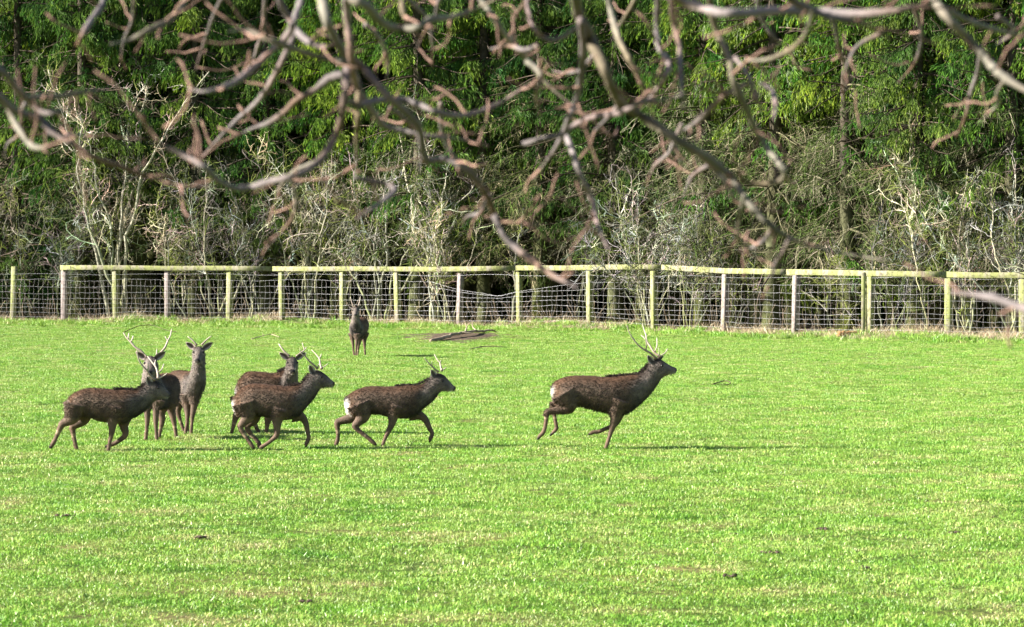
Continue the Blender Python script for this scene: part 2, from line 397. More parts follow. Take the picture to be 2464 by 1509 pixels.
class Deer:
    def __init__(s, zoom, d, label, name='sika_stag', seed=0):
        s.ox, s.oy, s.k = ZM[zoom]; s.d = d; s.label = label; s.name = name; s.rg = np.random.default_rng(seed + 77)
        s.mppx = SRC / s.k / F * d          # metres per traced pixel at the animal's distance
        s.mb = MB(); s.ant = []; s.eyes = []; s.ears = []; s.flow = Vector((1, 0, 0)); s.mane = []
    def w(s, x, y, dep=0.0):
        return P((s.ox + x / s.k) * SRC, (s.oy + y / s.k) * SRC, s.d + dep)
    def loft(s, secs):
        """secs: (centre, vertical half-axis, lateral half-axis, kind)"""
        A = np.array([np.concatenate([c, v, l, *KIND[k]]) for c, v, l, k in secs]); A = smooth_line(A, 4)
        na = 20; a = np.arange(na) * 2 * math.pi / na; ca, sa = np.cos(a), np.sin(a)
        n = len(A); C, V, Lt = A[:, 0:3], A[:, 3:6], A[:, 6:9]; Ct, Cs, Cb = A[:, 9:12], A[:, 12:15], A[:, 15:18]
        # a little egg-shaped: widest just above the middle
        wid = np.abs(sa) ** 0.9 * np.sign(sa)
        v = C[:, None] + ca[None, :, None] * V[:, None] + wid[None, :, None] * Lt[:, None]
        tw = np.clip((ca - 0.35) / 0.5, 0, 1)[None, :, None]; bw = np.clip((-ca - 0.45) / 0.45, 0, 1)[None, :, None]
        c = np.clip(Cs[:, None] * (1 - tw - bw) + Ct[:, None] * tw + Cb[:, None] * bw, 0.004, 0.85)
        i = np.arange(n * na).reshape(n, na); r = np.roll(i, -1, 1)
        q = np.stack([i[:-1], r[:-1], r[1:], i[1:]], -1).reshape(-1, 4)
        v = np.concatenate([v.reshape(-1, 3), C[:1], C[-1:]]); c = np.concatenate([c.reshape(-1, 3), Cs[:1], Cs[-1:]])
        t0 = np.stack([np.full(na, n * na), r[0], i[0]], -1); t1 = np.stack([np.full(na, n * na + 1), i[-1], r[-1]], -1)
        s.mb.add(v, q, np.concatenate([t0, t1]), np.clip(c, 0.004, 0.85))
    def side(s, rows):
        """rows: top x,y, bottom x,y, half width in metres, kind: an animal seen from the side"""
        out = []
        for tx, ty, bx, by, wd, kd in rows:
            t = s.w(tx, ty); b = s.w(bx, by); out.append(((t + b) / 2, (t - b) / 2, np.array([0, wd, 0]), kd))
        s.loft(out)
    def chain(s, rows, sidev):
        """rows: x,y,depth,rv_px,rl_px,kind along a body axis in any direction"""
        C = np.array([s.w(r[0], r[1], r[2]) for r in rows]); T = nrm(np.gradient(C, axis=0)); sv = nrm(np.array(sidev, float))
        out = []
        for i, r in enumerate(rows):
            up = nrm(np.cross(sv, T[i])); 
            if i < 4 and up[2] < 0: up = -up
            if i and np.dot(up, pu) < 0: up = -up
            pu = up
            out.append((C[i], up * r[3] * s.mppx, sv * r[4] * s.mppx, r[5]))
        s.loft(out)
    def leg(s, rows, dep, fat=1.1, hind=False):
        """rows: x,y,radius px (optional 4th: own depth)"""
        pts = [np.concatenate([s.w(r[0], r[1], r[3] if len(r) > 3 else dep), [r[2] * s.mppx * fat]]) for r in rows]
        pts = smooth_line(pts, 4); n = len(pts); na = 12; a = np.arange(na) * 2 * math.pi / na
        T = nrm(np.gradient(pts[:, :3], axis=0)); Lv = np.array([0, 1.0, 0]); 
        Lv = nrm(Lv - T * (T @ Lv)[:, None]); V = np.cross(T, Lv)
        rad = np.maximum(pts[:, 3:4], 0.006)
        v = pts[:, None, :3] + rad[:, None] * (np.cos(a)[None, :, None] * V[:, None] + 0.82 * np.sin(a)[None, :, None] * Lv[:, None])
        t = np.linspace(0, 1, n)[:, None]
        c = C_SIDE * 0.95 * (1 - np.clip((t - 0.25) / 0.3, 0, 1)) + C_LEG * np.clip((t - 0.25) / 0.3, 0, 1)
        c = np.where(t > 0.93, C_HOOF, c)
        if hind: c = np.where((np.abs(t - 0.55) < 0.02), C_PALE * 0.8, c)
        i = np.arange(n * na).reshape(n, na); r = np.roll(i, -1, 1)
        q = np.stack([i[:-1], r[:-1], r[1:], i[1:]], -1).reshape(-1, 4)
        vv = np.concatenate([v.reshape(-1, 3), pts[:1, :3], pts[-1:, :3]]); cc = np.concatenate([np.repeat(c, na, 0), c[:1], c[-1:]])
        t0 = np.stack([np.full(na, n * na), r[0], i[0]], -1); t1 = np.stack([np.full(na, n * na + 1), i[-1], r[-1]], -1)
        s.mb.add(vv, q, np.concatenate([t0, t1]), cc)
    def antler(s, paths, d0, d1, r0=13, r1=4):
        """paths: beam first, then tines; depth runs d0 (base) to d1 (tip) with height"""
        mb = MB(); by = max(p[1] for p in paths[0]); ty = min(p[1] for p in paths[0])
        for j, pa in enumerate(paths):
            pts = []
            for (x, y) in pa:
                f = np.clip((by - y) / max(by - ty, 1), 0, 1); pts.append(s.w(x, y, d0 + (d1 - d0) * f))
            pts = smooth_line(pts, 4); n = len(pts)
            ra, rb = (r0, r1) if j == 0 else (r0 * 0.62, r1 * 0.8)
            rad = np.linspace(ra, rb, n) ** 1.0 * s.mppx; rad[-1] *= 0.45
            if j == 0: rad[0] *= 1.35; rad[1] *= 1.15
            t = np.linspace(0, 1, n)[:, None]
            c = np.array((0.20, 0.15, 0.11)) * (1 - t) + np.array((0.46, 0.40, 0.33)) * t
            if j: c = np.array((0.30, 0.24, 0.18)) * (1 - t) + np.array((0.58, 0.52, 0.45)) * t
            tubes(mb, pts[None], rad[None], 8, c[None])
        s.ant.append(mb)
    def ear(s, base, tip, normal, width, long_pale=True):
        """cupped leaf-shaped ear; base, tip in world, normal = the way the hollow faces"""
        base = np.array(base, float); tip = np.array(tip, float); ax = tip - base; Ln = np.linalg.norm(ax); ax /= Ln
        nn = np.array(normal, float); nn = nn - ax * np.dot(nn, ax); nn /= np.linalg.norm(nn); sd = np.cross(ax, nn)
        nu, nv = 9, 7; mb = MB(); fr = []; bk = []; cf = []; cb = []
        for i in range(nu):
            u = i / (nu - 1); hw = width * (math.sin(math.pi * min(u * 0.80 + 0.20, 1)) ** 0.8 + 0.02)
            for j in range(nv):
                v = j / (nv - 1) * 2 - 1
                p = base + ax * Ln * u + sd * hw * v - nn * width * 0.55 * (1 - v * v) * math.sin(math.pi * min(u + 0.12, 1))
                fr.append(p); bk.append(p - nn * (0.010 * (1 - v * v) + 0.003))
                e = abs(v)
                cf.append(np.array((0.40, 0.34, 0.30)) * (0.4 + 0.8 * e) if e > 0.35 else np.array((0.10, 0.075, 0.07)))
                cb.append(C_CROWN * 1.3)
        i = np.arange(nu * nv).reshape(nu, nv); o2 = nu * nv
        q = np.stack([i[:-1, :-1], i[:-1, 1:], i[1:, 1:], i[1:, :-1]], -1).reshape(-1, 4)
        q2 = q[:, ::-1] + o2
        rim = []
        ring = list(i[0, :]) + list(i[1:, -1]) + list(i[-1, -2::-1]) + list(i[-2:0:-1, 0])
        for a, b in zip(ring, ring[1:] + ring[:1]): rim.append((b, a, a + o2, b + o2))
        mb.add(np.array(fr + bk), np.concatenate([q, q2, np.array(rim)]), None, np.array(cf + cb)); s.ears.append(mb)
    def eye(s, p, r):
        mb = MB(); n, m = 8, 10; vs = []; 
        for i in range(n + 1):
            th = math.pi * i / n
            for j in range(m):
                ph = 2 * math.pi * j / m; vs.append((p[0] + r * math.sin(th) * math.cos(ph), p[1] + r * math.sin(th) * math.sin(ph), p[2] + r * math.cos(th)))
        i = np.arange((n + 1) * m).reshape(n + 1, m); rr = np.roll(i, -1, 1)
        mb.add(vs, np.stack([i[:-1], i[1:], rr[1:], rr[:-1]], -1).reshape(-1, 4)); s.eyes.append(mb)
    def head(s, poll, fwd, up=(0, 0, 1), k=1.0, spread=0.0, tilt=0.0):
        """a head pointing along fwd, for the animals that look at the camera"""
        f = nrm(np.array(fwd, float)); u = np.array(up, float); u = nrm(u - f * np.dot(u, f)); l = np.cross(u, f); poll = np.array(poll, float)
        rows = [(-.035, .05, -.10, .045, 'throat'), (.0, .085, -.12, .066, 'head'), (.05, .092, -.12, .075, 'head'), (.10, .075, -.115, .073, 'face'), (.15, .035, -.10, .053, 'face'),
                (.20, .002, -.09, .039, 'muzzle'), (.245, -.015, -.083, .034, 'muzzle'), (.27, -.025, -.075, .030, 'nose'), (.285, -.035, -.06, .018, 'nose')]
        s.loft([(poll + k * (f * t + u * (a + b) / 2), k * u * (a - b) / 2, k * l * wd, kd) for t, a, b, wd, kd in rows])
        for sg in (-1, 1):
            s.eye(poll + k * (f * .105 + u * .028 + l * sg * .064), .0165 * k)
            b = poll + k * (f * .015 + u * .055 + l * sg * .055)
            s.ear(b, b + k * (u * (.085 + tilt * 0) + l * sg * .125 - f * .02), f * 0.9 + l * sg * 0.35, .042 * k)
        return poll, f, u, l
    def finish(s, flow, group='sika deer on the pasture'):
        me0 = s.mb.mesh('tmp', M['fur'])
        co = np.concatenate(s.mb.v); cl = np.concatenate(s.mb.c)
        cx, cy = float(np.median(co[:, 0])), float(np.median(co[:, 1]))
        root = empty(s.name, (cx, cy, 0), s.label, 'deer', group)
        off = np.array([cx, cy, 0])
        tmp = bpy.data.objects.new('tmp', me0); COL.objects.link(tmp)
        rm = tmp.modifiers.new('r', 'REMESH'); rm.mode = 'VOXEL'; rm.voxel_size = 0.0095; rm.use_smooth_shade = True
        sm = tmp.modifiers.new('s', 'SMOOTH'); sm.factor = 0.5; sm.iterations = 4
        dg = bpy.context.evaluated_depsgraph_get(); ev = tmp.evaluated_get(dg); em = ev.to_mesh()
        nv = len(em.vertices); V = np.zeros(nv * 3, np.float32); em.vertices.foreach_get('co', V); V = V.reshape(-1, 3)
        nf = len(em.polygons); lt = np.zeros(nf, np.int32); em.polygons.foreach_get('loop_total', lt)
        lv = np.zeros(len(em.loops), np.int32); em.loops.foreach_get('vertex_index', lv); Q = lv.reshape(-1, 4) if (lt == 4).all() else None
        if Q is None:
            qs = []; st = 0
            for k in lt:
                f = lv[st:st + k]; qs.append(list(f) if k == 4 else list(f) + [f[-1]]); st += k
            Q = np.array(qs)
        NM = np.zeros(nv * 3, np.float32); em.vertices.foreach_get('normal', NM); NM = NM.reshape(-1, 3)
        ev.to_mesh_clear(); bpy.data.objects.remove(tmp); bpy.data.meshes.remove(me0)
        kd = kdtree.KDTree(len(co))
        for i, c in enumerate(co): kd.insert(c, i)
        kd.balance()
        C = np.zeros((nv, 3), np.float32)
        for i in range(nv):
            nn = kd.find_n(V[i], 3); ws = [1 / (d + 0.004) for _, _, d in nn]; C[i] = sum(cl[j] * wg for (_, j, _), wg in zip(nn, ws)) / sum(ws)
        # shaggy winter coat: blotches of rusty and grey hair
        rg = s.rg
        ph = rg.uniform(0, 6, 6); q = V - off
        bl = np.sin(q[:, 0] * 21 + ph[0] + 3 * np.sin(q[:, 2] * 13 + ph[1])) * np.sin(q[:, 2] * 27 + ph[2] + 2 * np.sin(q[:, 0] * 17 + ph[3]))
        C = C * (1 + 0.22 * bl[:, None] * np.array([1.05, 0.95, 0.9]))
        bm = MB(); bm.add(V - off, Q, None, np.clip(C, 0.005, 0.9)); obj('body', bm.mesh('body', M['fur']), root)
        # hair tufts standing off the coat
        n = 20000; pick = rg.integers(0, nv, n); p = V[pick]; nr = NM[pick]; fl = np.array(flow, float)
        z = p[:, 2]; top = z.max()
        body = (z > 0.42) & (C[pick].max(1) > 0.016)
        lowleg = ~body
        ln = np.where(body, rg.uniform(0.018, 0.042, n), rg.uniform(0.006, 0.012, n))
        dk = (C[pick].mean(1) < 0.036) & (z > 0.55) & (nr[:, 2] > -0.2); ln = np.where(dk, ln * 1.25, ln)
        dr = nrm(-fl[None] * 0.9 + np.array([0, 0, -0.55]) + nr * 0.75 + rg.normal(0, 0.28, (n, 3)))
        sd = nrm(np.cross(dr, nr)) * rg.uniform(0.003, 0.0075, (n, 1))
        a = p - nr * 0.003 - off; tip = a + dr * ln[:, None]
        hc = np.clip(C[pick] * rg.uniform(0.8, 1.2, (n, 1)) * (1 + rg.normal(0, 0.04, (n, 3))), 0.004, 0.9)
        hb = MB(); hb.add(np.stack([a - sd, a + sd, tip], 1).reshape(-1, 3), None, np.arange(n * 3).reshape(n, 3), np.repeat(hc, 3, 0))
        # darker mane on the upper neck
        for (x0, y0, x1, y1, cnt, ll) in s.mane:
            t = rg.uniform(0, 1, cnt); pa = s.w(x0, y0); pb = s.w(x1, y1)
            a = pa + (pb - pa) * t[:, None] + rg.normal(0, 1, (cnt, 3)) * np.array([0.008, 0.022, 0.008]) - off
            dr = nrm(-fl[None] * 0.9 + np.array([0, 0, 0.45]) + rg.normal(0, 0.3, (cnt, 3)))
            sd = nrm(np.cross(dr, rnd_dir(rg, cnt))) * 0.004; L_ = rg.uniform(0.4, 1.0, (cnt, 1)) * ll
            hb.add(np.stack([a - sd, a + sd, a + dr * L_], 1).reshape(-1, 3), None, np.arange(cnt * 3).reshape(cnt, 3), C_CROWN * 0.8)
        obj('fur', hb.mesh('fur', M['fur'], False), root)['kind'] = 'stuff'
        for lst, nm, mt in ((s.ant, 'antler', 'antler'), (s.ears, 'ear', 'fur'), (s.eyes, 'eye', 'eye')):
            for mb in lst:
                mb.v = [v - off for v in mb.v]; obj(nm, mb.mesh(nm, M[mt]), root)
        return root

def side_face(D, ear_b, ear_t, eye, r_eye, hw, far_ear=None):
    """ears and eyes of a head seen from the side"""
    b = D.w(*ear_b, -0.05); t = D.w(*ear_t, -0.075); D.ear(b, t, (0.35, -0.93, 0.05), 0.040)
    b = D.w(*ear_b, 0.05); t = D.w(*(far_ear or ear_t), 0.12); D.ear(b, t, (0.75, 0.6, 0.1), 0.036)
    for sg in (-1, 1): D.eye(D.w(*eye, sg * (hw - 0.004)), r_eye)

# --- the stag out in front, far right
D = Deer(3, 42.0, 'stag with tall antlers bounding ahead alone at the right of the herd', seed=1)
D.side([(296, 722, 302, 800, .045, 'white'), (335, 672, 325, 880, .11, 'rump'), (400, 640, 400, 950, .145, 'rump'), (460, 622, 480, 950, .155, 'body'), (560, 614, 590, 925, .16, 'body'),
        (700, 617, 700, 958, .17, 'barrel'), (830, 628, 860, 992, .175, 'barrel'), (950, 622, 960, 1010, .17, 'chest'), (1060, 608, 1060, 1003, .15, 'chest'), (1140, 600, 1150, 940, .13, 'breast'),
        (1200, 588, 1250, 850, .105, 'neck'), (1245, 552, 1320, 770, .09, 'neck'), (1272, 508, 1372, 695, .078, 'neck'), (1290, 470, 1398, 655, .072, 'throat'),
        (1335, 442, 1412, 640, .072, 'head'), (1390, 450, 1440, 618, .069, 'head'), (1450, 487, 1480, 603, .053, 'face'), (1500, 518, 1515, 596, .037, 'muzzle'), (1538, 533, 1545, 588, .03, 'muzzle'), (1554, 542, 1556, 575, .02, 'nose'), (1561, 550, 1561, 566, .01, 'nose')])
D.leg([(410, 790, 115), (470, 915, 78), (390, 955, 45), (310, 972, 31), (250, 985, 30), (240, 1045, 22), (228, 1130, 19), (208, 1190, 21), (172, 1228, 19), (147, 1264, 9)], -0.10, hind=True)
D.leg([(420, 820, 95), (440, 915, 60), (360, 915, 34), (300, 900, 24), (312, 950, 21), (325, 1040, 19), (340, 1120, 19), (340, 1155, 20), (308, 1190, 18), (272, 1226, 9)], 0.10, hind=True)
D.leg([(985, 860, 105), (945, 975, 66), (930, 1055, 44), (905, 1145, 29), (880, 1225, 20), (858, 1295, 20), (845, 1335, 19), (832, 1366, 20)], -0.09)
D.leg([(985, 900, 80), (970, 1010, 50), (945, 1090, 32), (905, 1128, 26), (840, 1152, 20), (770, 1182, 19), (725, 1186, 20), (690, 1198, 17), (664, 1216, 8)], 0.09)
D.antler([[(1350, 445), (1290, 388), (1230, 355), (1170, 310), (1120, 250), (1080, 185), (1050, 100)], [(1245, 360), (1252, 300), (1240, 250), (1222, 215)], [(1130, 262), (1122, 236)], [(1365, 425), (1380, 392), (1372, 335)]], -0.035, -0.24)
D.antler([[(1395, 428), (1330, 382), (1290, 322), (1255, 268), (1248, 210), (1230, 160), (1208, 90)], [(1338, 372), (1358, 315), (1356, 230)], [(1252, 262), (1225, 232), (1195, 208)], [(1390, 418), (1440, 385), (1465, 340)]], 0.035, 0.24)
side_face(D, (1318, 488), (1262, 412), (1410, 514), 0.017, .069, (1425, 420))
D.mane = [(850, 628, 1190, 598, 700, 0.05), (1190, 595, 1280, 500, 400, 0.05)]
D.finish((1, 0, 0.1))

# --- running stag, third from the left in the front rank
D = Deer(2, 42.4, 'trotting stag showing its white rump, alone in the middle of the field', seed=2)
D.side([(1268, 672, 1300, 830, .055, 'white'), (1288, 655, 1322, 845, .085, 'white'), (1318, 636, 1352, 855, .115, 'rump'), (1370, 602, 1405, 870, .145, 'rump'), (1460, 567, 1500, 848, .155, 'body'), (1560, 556, 1570, 835, .16, 'body'),
        (1680, 560, 1690, 865, .168, 'barrel'), (1800, 555, 1800, 880, .168, 'barrel'), (1900, 545, 1900, 885, .155, 'chest'), (1985, 545, 1985, 850, .135, 'chest'), (2045, 535, 2060, 780, .105, 'breast'),
        (2090, 505, 2150, 710, .09, 'neck'), (2120, 470, 2200, 650, .078, 'neck'), (2148, 435, 2228, 612, .072, 'throat'),
        (2200, 425, 2252, 602, .069, 'head'), (2262, 447, 2290, 603, .057, 'head'), (2310, 497, 2320, 604, .04, 'face'), (2352, 545, 2350, 604, .032, 'muzzle'), (2376, 560, 2372, 598, .02, 'nose'), (2384, 568, 2382, 588, .01, 'nose')])
D.leg([(1410, 730, 112), (1450, 845, 74), (1405, 915, 43), (1370, 955, 31), (1405, 1000, 22), (1470, 1052, 19), (1520, 1092, 19), (1548, 1118, 20), (1568, 1135, 17), (1588, 1153, 9)], -0.10, hind=True)
D.leg([(1400, 830, 70), (1310, 885, 46), (1235, 905, 36), (1192, 925, 31), (1196, 990, 23), (1200, 1060, 19), (1192, 1105, 22), (1182, 1135, 20), (1172, 1166, 15)], 0.10, hind=True)
D.leg([(1790, 750, 95), (1755, 850, 56), (1738, 940, 33), (1695, 1030, 23), (1668, 1092, 18), (1655, 1130, 18), (1640, 1160, 15)], -0.09)
D.leg([(1930, 830, 75), (2030, 855, 40), (2085, 905, 31), (2118, 978, 24), (2145, 1028, 20), (2138, 1062, 20), (2124, 1090, 19), (2118, 1124, 8)], 0.09)
D.antler([[(2208, 415), (2165, 383), (2130, 347), (2095, 310), (2065, 268)], [(2142, 355), (2142, 305)], [(2235, 408), (2240, 378)]], -0.03, -0.13, 11)
D.antler([[(2242, 407), (2230, 360), (2222, 322), (2195, 290), (2165, 236)], [(2222, 322), (2234, 296)], [(2245, 402), (2270, 380), (2288, 371)]], 0.03, 0.13, 11)
side_face(D, (2180, 468), (2133, 392), (2250, 505), 0.016, .062)
D.mane = [(1790, 555, 2000, 548, 600, 0.045), (2000, 545, 2120, 480, 300, 0.04)]
D.finish((1, 0, 0.1))

# --- running stag in front of the one that watches
D = Deer(2, 41.8, 'stag running with gathered hind legs in front of the deer looking round', seed=3)
D.side([(143, 690, 162, 790, .05, 'white'), (172, 645, 190, 850, .11, 'rump'), (245, 568, 275, 880, .148, 'rump'), (330, 533, 370, 850, .165, 'body'), (430, 533, 430, 860, .172, 'body'),
        (540, 545, 530, 880, .178, 'barrel'), (650, 553, 640, 900, .172, 'barrel'), (740, 553, 740, 888, .155, 'chest'), (810, 543, 822, 838, .13, 'breast'), (860, 510, 900, 750, .103, 'neck'),
        (890, 470, 970, 668, .087, 'neck'), (912, 430, 1008, 602, .077, 'neck'), (945, 402, 1030, 576, .072, 'throat'), (1000, 396, 1050, 572, .069, 'head'), (1062, 430, 1085, 566, .057, 'head'),
        (1110, 473, 1115, 563, .04, 'face'), (1145, 503, 1143, 563, .032, 'muzzle'), (1162, 515, 1158, 553, .02, 'nose'), (1169, 524, 1168, 542, .01, 'nose')])
D.leg([(265, 720, 115), (295, 845, 72), (250, 920, 42), (218, 965, 29), (245, 1025, 23), (290, 1090, 19), (325, 1140, 21), (342, 1165, 19), (362, 1198, 11)], -0.10, hind=True)
D.leg([(330, 800, 95), (370, 885, 46), (315, 935, 33), (285, 965, 28), (320, 1035, 21), (375, 1090, 19), (405, 1130, 21), (408, 1160, 18), (420, 1192, 10)], 0.10, hind=True)
D.leg([(620, 780, 98), (590, 890, 56), (588, 970, 35), (582, 1048, 27), (535, 1098, 20), (475, 1142, 19), (440, 1162, 20), (415, 1178, 17), (388, 1197, 9)], -0.09)
D.leg([(760, 840, 80), (845, 875, 38), (880, 945, 27), (898, 1035, 21), (906, 1075, 20), (893, 1110, 20), (880, 1138, 18), (877, 1172, 8)], 0.09)
D.antler([[(995, 382), (950, 342), (900, 297), (868, 257), (835, 235), (813, 182)], [(870, 258), (877, 218)], [(1000, 368), (1002, 335)]], -0.035, -0.17, 12)
D.antler([[(1035, 385), (1022, 340), (1012, 285), (980, 240), (932, 192)], [(1012, 282), (1024, 258), (1032, 230)], [(1035, 372), (1070, 355), (1097, 330)]], 0.03, 0.17, 12)
side_face(D, (955, 430), (910, 345), (1033, 467), 0.017, .063)
D.mane = [(700, 552, 840, 535, 500, 0.045), (840, 530, 905, 440, 300, 0.045)]
D.finish((1, 0, 0.15))

# --- big stag at the far left
D = Deer(1, 41.6, 'heavy stag striding at the far left with its head low and antlers upright', seed=4)
D.side([(300, 880, 300, 965, .045, 'white'), (335, 822, 328, 1005, .10, 'rump'), (400, 780, 400, 1035, .145, 'rump'), (480, 747, 500, 1030, .158, 'body'), (580, 741, 600, 1072, .17, 'body'),
        (700, 748, 710, 1093, .18, 'barrel'), (800, 755, 820, 1103, .18, 'barrel'), (890, 752, 900, 1098, .17, 'chest'), (960, 756, 980, 1040, .15, 'breast'), (1010, 758, 1050, 1000, .128, 'breast'),
        (1050, 740, 1118, 950, .105, 'neck'), (1088, 708, 1160, 900, .088, 'neck'), (1125, 672, 1182, 876, .076, 'throat'), (1190, 664, 1212, 860, .07, 'head'), (1250, 698, 1250, 850, .055, 'head'),
        (1298, 750, 1290, 843, .039, 'face'), (1328, 780, 1320, 838, .031, 'muzzle'), (1345, 795, 1340, 828, .019, 'nose'), (1352, 803, 1350, 820, .01, 'nose')])
D.leg([(390, 900, 108), (355, 1030, 72), (300, 1078, 46), (252, 1105, 36), (222, 1165, 26), (192, 1235, 21), (168, 1285, 23), (150, 1315, 21), (128, 1352, 15)], -0.10, hind=True)
D.leg([(470, 980, 90), (470, 1060, 55), (410, 1102, 41), (358, 1130, 33), (362, 1190, 25), (376, 1265, 20), (388, 1325, 20), (398, 1350, 20), (408, 1370, 16)], 0.10, hind=True)
D.leg([(800, 930, 105), (765, 1060, 58), (757, 1140, 36), (748, 1215, 25), (732, 1285, 19), (722, 1342, 20), (715, 1368, 19), (710, 1392, 18)], -0.09)
D.leg([(880, 1010, 85), (875, 1120, 46), (892, 1185, 33), (880, 1230, 27), (830, 1270, 22), (780, 1302, 21), (745, 1312, 22), (715, 1324, 18), (682, 1338, 9)], 0.09)
D.antler([[(1188, 662), (1140, 612), (1105, 562), (1050, 500), (1018, 435), (1006, 350)], [(1112, 570), (1120, 530), (1116, 485)], [(1205, 650), (1260, 628), (1312, 592)]], -0.035, -0.20, 14, 5)
D.antler([[(1222, 648), (1216, 590), (1200, 535), (1160, 480), (1112, 420)], [(1217, 590), (1258, 552), (1280, 493)], [(1205, 540), (1188, 500), (1196, 455)]], 0.035, 0.18, 14, 5)
side_face(D, (1150, 712), (1108, 625), (1220, 738), 0.017, .063)
D.mane = [(780, 755, 1010, 765, 900, 0.06), (1010, 762, 1100, 700, 400, 0.05)]
D.finish((1, 0, 0))

# --- stag with wide antlers behind it, looking at the camera
D = Deer(1, 44.2, 'stag with the widest antlers facing the camera behind the leftmost stag', seed=5)
D.chain([(1345, 735, .62, 70, 70, 'rump'), (1335, 760, .55, 150, 115, 'rump'), (1310, 765, .40, 172, 130, 'body'), (1270, 775, .20, 178, 138, 'barrel'), (1220, 785, -.02, 180, 135, 'chest'), (1175, 780, -.18, 168, 120, 'breast'), (1158, 765, -.24, 110, 90, 'breast')], (0.82, 0.55, 0))
D.chain([(1190, 800, -.10, 120, 115, 'neck'), (1160, 720, -.22, 100, 105, 'neck'), (1145, 640, -.27, 86, 88, 'throat'), (1143, 570, -.29, 74, 72, 'throat'), (1146, 500, -.31, 60, 62, 'throat')], (1, 0.15, 0))
D.head(D.w(1146, 490, -.33), (0.03, -1, -0.22), k=1.08)
D.leg([(1130, 850, 70), (1112, 950, 36), (1112, 1060, 25), (1105, 1150, 18), (1098, 1230, 18), (1092, 1262, 18), (1090, 1290, 18)], -.25)
D.leg([(1210, 860, 70), (1200, 950, 36), (1198, 1060, 26), (1200, 1150, 18), (1205, 1235, 18), (1206, 1265, 18), (1206, 1292, 18)], -.27)
D.leg([(1290, 860, 90), (1255, 980, 42), (1262, 1060, 30), (1250, 1130, 20), (1237, 1200, 18), (1233, 1235, 18), (1232, 1262, 16)], .25, hind=True)
D.leg([(1345, 850, 80), (1352, 960, 44), (1372, 1040, 30), (1385, 1110, 21), (1398, 1190, 18), (1402, 1220, 18), (1405, 1245, 16)], .45, hind=True)
D.antler([[(1105, 440), (1050, 372), (990, 330), (945, 280), (900, 230), (870, 182)], [(945, 278), (960, 245), (970, 212)], [(918, 250), (925, 183)], [(965, 305), (966, 283)]], -.30, -.22, 14, 5)
D.antler([[(1190, 440), (1245, 385), (1290, 332), (1320, 262), (1345, 210), (1358, 142)], [(1320, 262), (1305, 245), (1292, 220)], [(1195, 440), (1204, 400), (1208, 348)]], -.30, -.22, 14, 5)
D.finish((-0.55, -0.8, 0))

# --- young spiker looking at the camera
D = Deer(1, 45.4, 'young deer with short straight spikes standing upright behind the left stags', 'sika_deer', seed=6)
D.chain([(1398, 665, .92, 60, 60, 'rump'), (1410, 700, .85, 135, 108, 'rump'), (1435, 710, .65, 148, 118, 'body'), (1480, 722, .35, 152, 124, 'barrel'), (1535, 730, .10, 155, 122, 'chest'), (1572, 722, -.05, 148, 108, 'breast'), (1590, 725, -.10, 98, 78, 'bibcap')], (0.92, -0.38, 0))
D.chain([(1585, 760, .0, 105, 100, 'bib'), (1612, 660, -.10, 88, 90, 'bib'), (1625, 580, -.14, 74, 72, 'throat'), (1632, 510, -.17, 66, 62, 'throat'), (1636, 440, -.19, 58, 58, 'throat')], (1, -0.1, 0))
D.head(D.w(1637, 385, -.20), (0.0, -1, -0.18), k=1.0)
D.leg([(1510, 800, 66), (1515, 900, 36), (1520, 1010, 23), (1512, 1100, 16), (1500, 1170, 17), (1496, 1195, 17), (1494, 1220, 17)], .02)
D.leg([(1590, 800, 66), (1588, 900, 36), (1570, 1010, 24), (1563, 1090, 16), (1556, 1165, 17), (1555, 1190, 17), (1555, 1216, 17)], -.05)
D.leg([(1420, 800, 80), (1432, 900, 46), (1420, 975, 30), (1442, 1060, 19), (1468, 1140, 17), (1478, 1165, 17), (1484, 1190, 15)], .80, hind=True)
D.leg([(1470, 800, 80), (1500, 900, 42), (1512, 975, 26), (1515, 1060, 18), (1518, 1140, 16), (1520, 1170, 16), (1522, 1195, 15)], .68, hind=True)
D.antler([[(1612, 312), (1572, 262), (1518, 220)]], -.19, -.18, 10, 5)
D.antler([[(1660, 308), (1710, 255), (1760, 214)]], -.19, -.18, 10, 5)
D.finish((0.35, -0.9, 0))

# --- deer looking round behind the running stag
D = Deer(2, 45.6, 'deer standing side on behind a running stag, head turned to the camera', 'sika_deer', seed=7)
D.side([(172, 590, 178, 660, .05, 'white'), (205, 500, 195, 780, .11, 'rump'), (280, 418, 270, 800, .148, 'rump'), (360, 408, 360, 780, .165, 'body'), (450, 415, 450, 790, .172, 'barrel'), (540, 425, 540, 815, .17, 'barrel'), (610, 415, 610, 810, .155, 'chest'), (655, 395, 690, 740, .135, 'breast'), (680, 370, 765, 640, .11, 'neck')])
D.chain([(690, 600, .0, 120, 100, 'neck'), (715, 520, -.08, 92, 85, 'neck'), (730, 450, -.14, 76, 68, 'throat'), (738, 385, -.18, 64, 58, 'throat'), (740, 330, -.20, 56, 54, 'throat')], (1, 0.25, 0))
D.head(D.w(740, 320, -.20), (0.10, -1, -0.26), k=0.98)
D.leg([(240, 680, 110), (215, 800, 60), (175, 860, 34), (158, 920, 24), (145, 970, 18), (135, 1005, 18), (125, 1036, 15)], -.09, hind=True)
D.leg([(300, 700, 100), (330, 840, 50), (350, 910, 30), (380, 970, 20), (402, 1015, 18), (420, 1040, 14)], .09, hind=True)
D.leg([(560, 720, 90), (510, 850, 50), (492, 920, 28), (484, 985, 19), (474, 1025, 19), (468, 1058, 17)], -.08)
D.leg([(600, 720, 80), (590, 850, 46), (588, 920, 26), (586, 985, 18), (584, 1025, 18), (582, 1052, 16)], .09)
D.antler([[(712, 258), (655, 205), (603, 132)]], -.22, -.18, 11, 7)
